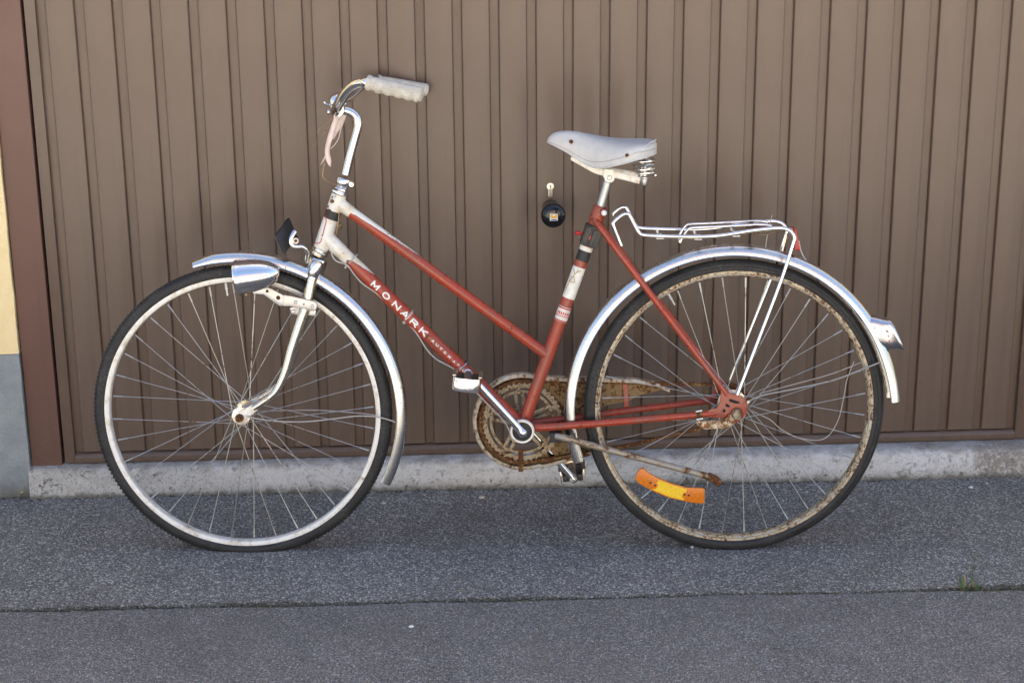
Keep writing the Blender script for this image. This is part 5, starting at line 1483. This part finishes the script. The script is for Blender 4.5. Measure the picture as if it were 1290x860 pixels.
# dense resample along the saddle
rows_ = smooth_path([(t[0][0], t[0][2], t[1], t[2][0], t[2][2]) for t in stn], 5)
vs_, fs = [], []
NS = 29
for ri, (ux, wt, hw, ub, wb) in enumerate(rows_):
    hw = max(hw, 0.002)
    rear = max(0, min(1, (ri / len(rows_) - 0.35) / 0.4))
    e1, e2 = 1.0, 0.95 - 0.55 * rear
    for k in range(NS):
        t_ = -PI / 2 + PI * k / (NS - 1)
        sn, cs = math.sin(t_), max(0.0, math.cos(t_))
        y = hw * math.copysign(abs(sn) ** (0.85), sn)
        zz = cs ** e2
        dish = 0.004 * rear * (1 - abs(sn)) ** 1.0
        x = ub + (ux - ub) * zz
        vs_.append((x, -y, wb + (wt - wb) * zz - dish * (1 if rear > 0 else 0)))
nr = len(rows_)
for i in range(nr - 1):
    for k in range(NS - 1):
        fs.append((i * NS + k, (i + 1) * NS + k, (i + 1) * NS + k + 1, i * NS + k + 1))
    fs.append((i * NS, i * NS + NS - 1, (i + 1) * NS + NS - 1, (i + 1) * NS))
fs += [tuple(range(NS)), tuple((nr - 1) * NS + k for k in range(NS))]
mb = MB(); mb.add(vs_, fs); SD = mb.build('saddle', 'saddle', BK, angle=70); SD['label'] = 'pale grey sprung vinyl saddle'
# rolled lower edge and the stitched seam above it
mb = MB()
for kk in (0, NS - 1):
    mb.tube([vs_[i * NS + kk] for i in range(1, nr - 1)], 0.0018, 6)
mb.build('welt', 'saddle', SD)
mb = MB()
for kk, o in ((NS - 2, -1),):
    for i in range(4, nr - 4):
        p = V(vs_[i * NS + kk]); q_ = V(vs_[(i + 1) * NS + kk])
        mb.tube([lerp(p, q_, 0.1) + Vector((0, -0.0006, 0)), lerp(p, q_, 0.55) + Vector((0, -0.0006, 0))], 0.0005, 5)
st_ = mb.build('stitching', 'tape', SD); st_['kind'] = 'stuff'
mb = MB(); mb.tube(smooth_path([(0.3108,-0.0925,0.9112), (0.3227,-0.0940,0.9171), (0.3385,-0.0880,0.9258), (0.3567,-0.0730,0.9354), (0.3719,-0.0520,0.9420), (0.3804,-0.0300,0.9434)], 4), 0.0020, 8); mb.build('welt', 'saddle', SD)
for p, r, y_ in (((0.1948,-0.0310,0.9423), 0.0045, -0.0318), ((0.3141,-0.0940,0.9167), 0.0040, -0.0945)):
    mb = MB(); mb.lathe([(0, 0.0020), (r * 0.6, 0.0018), (r, 0.0004), (r, -0.004), (0, -0.004)], (p[0], y_, p[2]), (0, -1, 0), 16); mb.build('rivet', 'rust', SD)
for s_ in (1, -1):
    pth = smooth_path([(*[(0.1976,-0.0120,0.9068), (0.2237,-0.0160,0.8920), (0.2516,-0.0200,0.8771), (0.2775,-0.0280,0.8714), (0.3083,-0.0400,0.8656), (0.3444,-0.0500,0.8569)][i],) for i in range(6)], 5)
    pth = [(p[0], -abs(p[1]) * s_, p[2]) for p in pth]
    mb = MB(); mb.tube(pth, 0.0075, 12, flat=((0, 1, 0), 0.35)); mb.build('saddle_rail', 'rim_front', SD)
    # coil spring with its cup
    c0, c1 = V((0.3583,-0.0500,0.8682)), V((0.3556,-0.0500,0.9065))
    c0.y, c1.y = -0.050 * s_, -0.050 * s_
    ax_ = (c1 - c0); n_ = 110
    pts = []
    for k in range(n_ + 1):
        f = k / n_; a = 2 * PI * 4.5 * f
        rr = 0.0205 + 0.0015 * math.sin(PI * f)
        pts.append(c0 + ax_ * f + Vector((math.cos(a) * rr, math.sin(a) * rr, 0)))
    mb = MB(); mb.tube(pts, 0.0019, 8); mb.build('spring', 'chrome', SD)
    b0 = V((0.3540,-0.0500,0.8465)); b0.y = -0.050 * s_
    mb = MB(); mb.lathe([(0, 0), (0.0058, 0), (0.0072, 0.002), (0.0072, 0.014), (0.009, 0.0155), (0.009, 0.018), (0.005, 0.020), (0.005, 0.045), (0, 0.045)], b0, (0.05, 0, 1), 16); mb.build('spring_cup', 'alu', SD)
mb = MB(); c_ = V((0.2787,-0.0000,0.8623)); mb.lathe([(0, 0.034), (0.005, 0.034), (0.006, 0.0325), (0.0115, 0.032), (0.0130, 0.029), (0.0130, -0.029), (0.0115, -0.032), (0, -0.032)], c_, (0, -1, 0), 24); mb.build('saddle_clamp', 'alu', SD)
mb = MB(); mb.lathe([(0, 0.0390), (0.0045, 0.0385), (0.0060, 0.0365), (0.0062, 0.034), (0, 0.034)], c_, (0, -1, 0), 6); mb.build('clamp_nut', 'alu', SD)
plate('clamp_plate', [(0.2667,-0.0360,0.8820), (0.2876,-0.0360,0.8799), (0.2902,-0.0360,0.8659), (0.2841,-0.0360,0.8537), (0.2701,-0.0360,0.8539), (0.2649,-0.0360,0.8663)], 0.004, 'rim_front', SD)

# ---------------- rear carrier
def rod(name, pts, r, mat='chrome_clean', parent=None, sub=6, mirror=False):
    P = smooth_path(pts, sub)
    if mirror: P = [(p[0], -p[1], p[2]) for p in P]
    mb = MB(); mb.tube(P, r, 12); return mb.build(name, mat, parent)
near_rail = [(0.3034,-0.0500,0.7134), (0.2934,-0.0540,0.7380), (0.2854,-0.0580,0.7598), (0.2880,-0.0580,0.7686), (0.3055,-0.0580,0.7828), (0.3160,-0.0580,0.7852), (0.3221,-0.0580,0.7804), (0.3404,-0.0580,0.7459), (0.3518,-0.0580,0.7378), (0.3859,-0.0580,0.7350), (0.4488,-0.0580,0.7324), (0.4908,-0.0580,0.7324), (0.5309,-0.0580,0.7354), (0.5902,-0.0580,0.7443), (0.6389,-0.0580,0.7488), (0.6616,-0.0580,0.7478), (0.6757,-0.0580,0.7414), (0.6838,-0.0580,0.7281), (0.6811,-0.0580,0.7122), (0.6549,-0.0590,0.6276), (0.5991,-0.0660,0.4769), (0.5616,-0.0720,0.3769)]
RK = rod('rear_carrier', near_rail, 0.0046, 'chrome_clean', BK); RK['label'] = 'chrome rod luggage carrier'
far_rail = [(0.3034,-0.0500,0.7134), (0.2934,-0.0540,0.7380), (0.2854,-0.0580,0.7598), (0.2880,-0.0580,0.7686), (0.3055,-0.0580,0.7828), (0.3160,-0.0580,0.7852), (0.3221,-0.0580,0.7804), (0.3404,-0.0580,0.7459), (0.3518,-0.0580,0.7378), (0.3859,-0.0580,0.7350), (0.4488,-0.0580,0.7324), (0.4908,-0.0580,0.7324), (0.5309,-0.0580,0.7354), (0.5902,-0.0580,0.7443), (0.6389,-0.0580,0.7488), (0.6616,-0.0580,0.7478), (0.6757,-0.0580,0.7414), (0.6838,-0.0580,0.7281), (0.6811,-0.0580,0.7122), (0.6549,-0.0590,0.6276), (0.5991,-0.0660,0.4769), (0.5616,-0.0720,0.3769)]
fr_ = rod('carrier_rail', far_rail[3:], 0.0046, 'chrome_clean', RK, mirror=True)
a, b = V(far_rail[3]), V(far_rail[3]); mb = MB(); mb.tube([(a.x, a.y, a.z), (a.x - 0.002, 0, a.z + 0.001), (a.x, -a.y, a.z)], 0.0044, 10); mb.build('cross_bar', 'chrome_clean', RK)
for p in ((0.3894,-0.0580,0.7364), (0.4733,-0.0580,0.7335), (0.5571,-0.0580,0.7395)):
    p = V(p)
    mb = MB(); mb.tube(smooth_path([(p.x, p.y, p.z + 0.004), (p.x, p.y - 0.001, p.z - 0.004), (p.x, p.y + 0.012, p.z - 0.005), (p.x, -p.y - 0.012, p.z - 0.005), (p.x, -p.y, p.z - 0.003), (p.x, -p.y, p.z + 0.004)], 3), 0.0030, 8, flat=((0, 0, 1), 0.5)); mb.build('cross_bar', 'chrome', RK)
    mb = MB(); mb.box((p.x - 0.009, p.y - 0.001, p.z - 0.0085), (p.x + 0.008, p.y + 0.012, p.z - 0.0055)); mb.build('bracket_tab', 'alu', RK, bevel=0.0008)
# spring flap
flap = [(0.4356,-0.0300,0.7185), (0.4426,-0.0300,0.7308), (0.4522,-0.0300,0.7440), (0.4636,-0.0300,0.7483), (0.5199,-0.0300,0.7502), (0.5726,-0.0300,0.7522), (0.6165,-0.0300,0.7534), (0.6376,-0.0300,0.7504)]
rod('spring_flap', flap, 0.0032, 'chrome_clean', RK); rod('spring_flap', flap, 0.0032, 'chrome_clean', RK, mirror=True)
p = V(flap[0]); mb = MB(); mb.tube([(p.x, p.y, p.z), (p.x - 0.001, 0, p.z), (p.x, -p.y, p.z)], 0.0032, 8); mb.build('spring_flap', 'chrome_clean', RK)
mb = MB()
c0 = V((0.6030,-0.0000,0.7406)); n_ = 90
pts = [Vector((c0.x + 0.0065 * math.cos(2 * PI * 12 * k / n_), -0.052 + 0.104 * k / n_, c0.z + 0.0065 * math.sin(2 * PI * 12 * k / n_))) for k in range(n_ + 1)]
mb.tube(pts, 0.0016, 6); mb.build('flap_spring', 'rust', RK)
for y in (0.040, 0.0, -0.035):
    p = V((0.6065,-0.0000,0.7441)); mb = MB(); mb.box((p.x - 0.022, y - 0.004, p.z - 0.002), (p.x + 0.022, y + 0.004, p.z + 0.0012)); mb.build('flap_strip', 'rust' if y == 0 else 'alu', RK, bevel=0.0006)
strand('hook_wire', [(0.6292,-0.0300,0.7301), (0.6267,-0.0300,0.7177), (0.6252,-0.0300,0.7017)], 0.0010, 'wire', RK)
strand('hook_wire', [(0.6452,0.0200,0.7678), (0.6428,0.0200,0.7552), (0.6394,0.0200,0.7445)], 0.0009, 'wire', RK)
strand('flap_wire', [(0.5965,-0.0500,0.7422), (0.6071,-0.0500,0.7350), (0.6246,-0.0500,0.7339), (0.6420,-0.0500,0.7399), (0.6612,-0.0500,0.7423)], 0.0011, 'brass', RK)
strand('guard_strut', [(0.6759,-0.0000,0.7289), (0.6743,-0.0000,0.7145), (0.6693,-0.0000,0.6985), (0.6643,-0.0000,0.6824)], 0.0024, 'chrome_warm', RK)
strand('guard_strut', [(0.7028,-0.0000,0.7124), (0.7085,-0.0000,0.6890), (0.7178,-0.0000,0.6709), (0.7305,-0.0000,0.6563)], 0.0016, 'alu', RK)
# red reflector on the carrier
poly = [(0.6882,-0.0220,0.7416), (0.6934,-0.0220,0.7424), (0.7041,-0.0220,0.6950), (0.6997,-0.0220,0.6924), (0.6900,-0.0220,0.6943), (0.6930,-0.0220,0.7193)]
mb = MB(); mb.prism(poly, (0, 0.044, 0)); mb.build('red_reflector', 'red_lens', RK, bevel=0.0015)

# ---------------- rear lamp on the mudguard
LC = [V((0.8601,-0.0000,0.5385)), V((0.8944,-0.0000,0.4666))]
ang0 = (LC[1] - LC[0]).normalized(); outv = Vector((-ang0.z, 0, ang0.x))
if outv.x < 0: outv = -outv
ctr = V((0.8826,-0.0000,0.5025))
vs_, fs = [], []
secs = [(-0.014, 0.0440, 0.0235), (0.002, 0.0440, 0.0250), (0.018, 0.0420, 0.0250), (0.034, 0.0385, 0.0240), (0.0370, 0.0405, 0.0255), (0.0425, 0.0405, 0.0255), (0.0455, 0.0375, 0.0235)]
m = 28
lean = Vector((1, 0, -0.12)).normalized()
for d_, hv, hy in secs:
    for k in range(m):
        a = 2 * PI * k / m
        ca, sa = math.cos(a), math.sin(a)
        k_ = 0.60
        x_ = math.copysign(abs(ca) ** k_, ca) * hy; z_ = math.copysign(abs(sa) ** k_, sa) * hv
        vs_.append(ctr + lean * d_ + ang0 * (-z_) * (1 - 0.0 * d_) + Vector((0, -x_, 0)) + Vector((0, 0, 0)))
for i in range(len(secs) - 1):
    for k in range(m):
        k2 = (k + 1) % m
        fs.append((i * m + k, i * m + k2, (i + 1) * m + k2, (i + 1) * m + k))
fs += [tuple(range(m)), tuple((len(secs) - 1) * m + k for k in range(m))]
mb = MB(); mb.add(vs_, fs); RL_ = mb.build('rear_lamp', 'lamp_metal', BK, angle=40); RL_['label'] = 'chrome rear lamp on the mudguard'
mb = MB(); o_ = ctr + lean * 0.0450
mb.prism([o_ + (ang0 * (-math.copysign(abs(math.sin(2 * PI * k / m)) ** 0.72, math.sin(2 * PI * k / m)) * 0.0265)) + Vector((0, -math.copysign(abs(math.cos(2 * PI * k / m)) ** 0.72, math.cos(2 * PI * k / m)) * 0.021, 0)) for k in range(m)], lean * 0.0012); mb.build('lens', 'red_lens', RL_, bevel=0.001)
for p in ((0.9007,-0.0238,0.5089), (0.9041,-0.0238,0.4970), (0.9073,-0.0238,0.4851)):
    mb = MB(); mb.lathe([(0, 0.0012), (0.0022, 0.0010), (0.0026, -0.002), (0, -0.002)], p, (0, -1, 0), 12); mb.build('light_hole', 'red_lens', RL_)

# ================================================================== small things on the ground
def weed(name, loc, seed, label, blades, h, dry=0.0):
    rg = random.Random(seed)
    e = empty(name, loc); tag(e, label, 'weed')
    def leaf(nm, base, d, L, w_, mat, curl):
        vs_, fs = [], []
        d = Vector(d).normalized(); side = d.cross(Vector((0, 0, 1)))
        side = side.normalized() if side.length > 1e-3 else Vector((1, 0, 0))
        for i in range(6):
            f = i / 5
            p = Vector(base) + d * (L * f) + Vector((0, 0, -curl * L * f * f))
            ww = w_ * math.sin(PI * min(0.97, f * 0.85 + 0.12))
            vs_ += [p - side * ww, p + side * ww]
        for i in range(5): fs.append((2 * i, 2 * i + 1, 2 * i + 3, 2 * i + 2))
        mb = MB(); mb.add(vs_, fs); mb.build(nm, mat, e, angle=80)
    for k in range(blades):
        a = rg.uniform(0, 2 * PI)
        dirv = (math.cos(a) * rg.uniform(0.3, 1.0), math.sin(a) * rg.uniform(0.15, 0.6), rg.uniform(0.2, 1.0))
        leaf('leaf', (rg.uniform(-0.022, 0.022), rg.uniform(-0.004, 0.004), 0.0), dirv, rg.uniform(0.18, 0.62) * h, rg.uniform(0.0012, 0.0032), 'leaf_green' if rg.random() > dry else 'leaf_dry', rg.uniform(0, 0.5))
    mb = MB(); mb.tube(smooth_path([(0, 0, -0.01), (0.002, 0, h * 0.5), (0.006, 0.002, h)], 4), [0.0013, 0.0012, 0.0012, 0.0011, 0.0011, 0.001, 0.0009, 0.0008, 0.0006], 6); mb.build('stem', 'leaf_green', e)
    for k in range(7):
        f = rg.uniform(0.45, 1.0)
        leaf('leaf', (0.006 * f, 0.002 * f, h * f), (rg.uniform(-1, 1), rg.uniform(-1, 0.6), rg.uniform(0.1, 0.9)), rg.uniform(0.006, 0.015), rg.uniform(0.0016, 0.003), 'leaf_pale' if f > 0.8 else 'leaf_green', 0.2)
    return e
MT['leaf_green'] = m_plain('weed leaf', (0.075, 0.115, 0.035), 0.6, 0, 0.3, 200)
MT['leaf_pale'] = m_plain('pale weed tip', (0.22, 0.24, 0.14), 0.6, 0, 0.2, 200)
MT['leaf_dry'] = m_plain('dry stalk', (0.30, 0.22, 0.12), 0.7, 0, 0.2, 200)
weed('weed', (1.985, joint_y(1.985) + 0.002, -0.006), 4, 'small green weed growing in the asphalt joint', 22, 0.078, 0.40)
E1 = empty('weed', (-0.222, -0.034, 0.0)); tag(E1, 'tiny yellow weed flower at the foot of the plinth', 'weed')
MT['petal'] = m_plain('yellow petal', (0.75, 0.55, 0.05), 0.6, 0, 0.2, 200)
for k in range(9):
    a = 2 * PI * k / 9
    mb = MB(); mb.add([(0, 0, 0.018), (0.0022 * math.cos(a + 0.5), 0.0022 * math.sin(a + 0.5), 0.020), (0.0055 * math.cos(a), 0.0055 * math.sin(a), 0.0195), (0.0022 * math.cos(a - 0.5), 0.0022 * math.sin(a - 0.5), 0.020)], [(0, 1, 2, 3)]); mb.build('petal', 'petal', E1, smooth=False)
mb = MB(); mb.tube([(0, 0, -0.002), (0.001, 0, 0.018)], 0.0008, 6); mb.build('stem', 'leaf_green', E1)
for k in range(4):
    a = 1.3 * k
    mb = MB(); mb.add([(0, 0, 0.002), (0.006 * math.cos(a + 0.3), 0.006 * math.sin(a + 0.3), 0.005), (0.012 * math.cos(a), 0.012 * math.sin(a), 0.004), (0.006 * math.cos(a - 0.3), 0.006 * math.sin(a - 0.3), 0.005)], [(0, 1, 2, 3)]); mb.build('leaf', 'leaf_green', E1, smooth=False)

MT['stone_pale'] = m_plain('pale pebble', (0.42, 0.36, 0.31), 0.8, 0, 0.2, 300)
MT['stone_white'] = m_plain('white chip', (0.72, 0.72, 0.72), 0.7, 0, 0.1, 300)
def pebble(loc, s, mat, label, seed, name='pebble'):
    bm = bmesh.new(); bmesh.ops.create_icosphere(bm, subdivisions=2, radius=1)
    for v in bm.verts:
        k = 1 + 0.28 * fbm(v.co.x * 1.3 + seed, v.co.y * 1.3, v.co.z * 1.3)
        v.co = Vector((v.co.x * s[0], v.co.y * s[1], v.co.z * s[2])) * k
    me = bpy.data.meshes.new(name); bm.to_mesh(me); bm.free()
    for p in me.polygons: p.use_smooth = True
    me.materials.append(MT[mat]); o = bpy.data.objects.new(name, me); C.objects.link(o); o.location = (loc[0], loc[1], s[2] * 0.8)
    return tag(o, label, 'pebble')
pebble((0.9335,-0.1153), (0.008, 0.006, 0.005), 'stone_pale', 'rounded pale pebble near the threshold left of the chainwheel', 1)
pebble((0.7625,-0.8230), (0.006, 0.004, 0.003), 'stone_white', 'bright white chip on the asphalt in front of the joint', 4)
pebble((2.1719,-0.1331), (0.006, 0.004, 0.003), 'stone_white', 'white chip beside the threshold right of the rear wheel', 7)
pebble((2.2205,-0.1092), (0.004, 0.004, 0.003), 'stone_pale', 'small pale pebble against the threshold, right of the rear wheel', 10)
pebble((1.4125,-0.4536), (0.004, 0.0035, 0.0025), 'stone_white', 'tiny white chip at the foot of the rear tyre', 13)
pebble((0.6885,-0.1318), (0.008, 0.004, 0.003), 'stone_pale', 'flat pale pebble beyond the front tyre', 16)
pebble((0.0209,-0.3615), (0.004, 0.003, 0.002), 'stone_pale', 'tiny pale pebble on the asphalt left of the front wheel', 19)
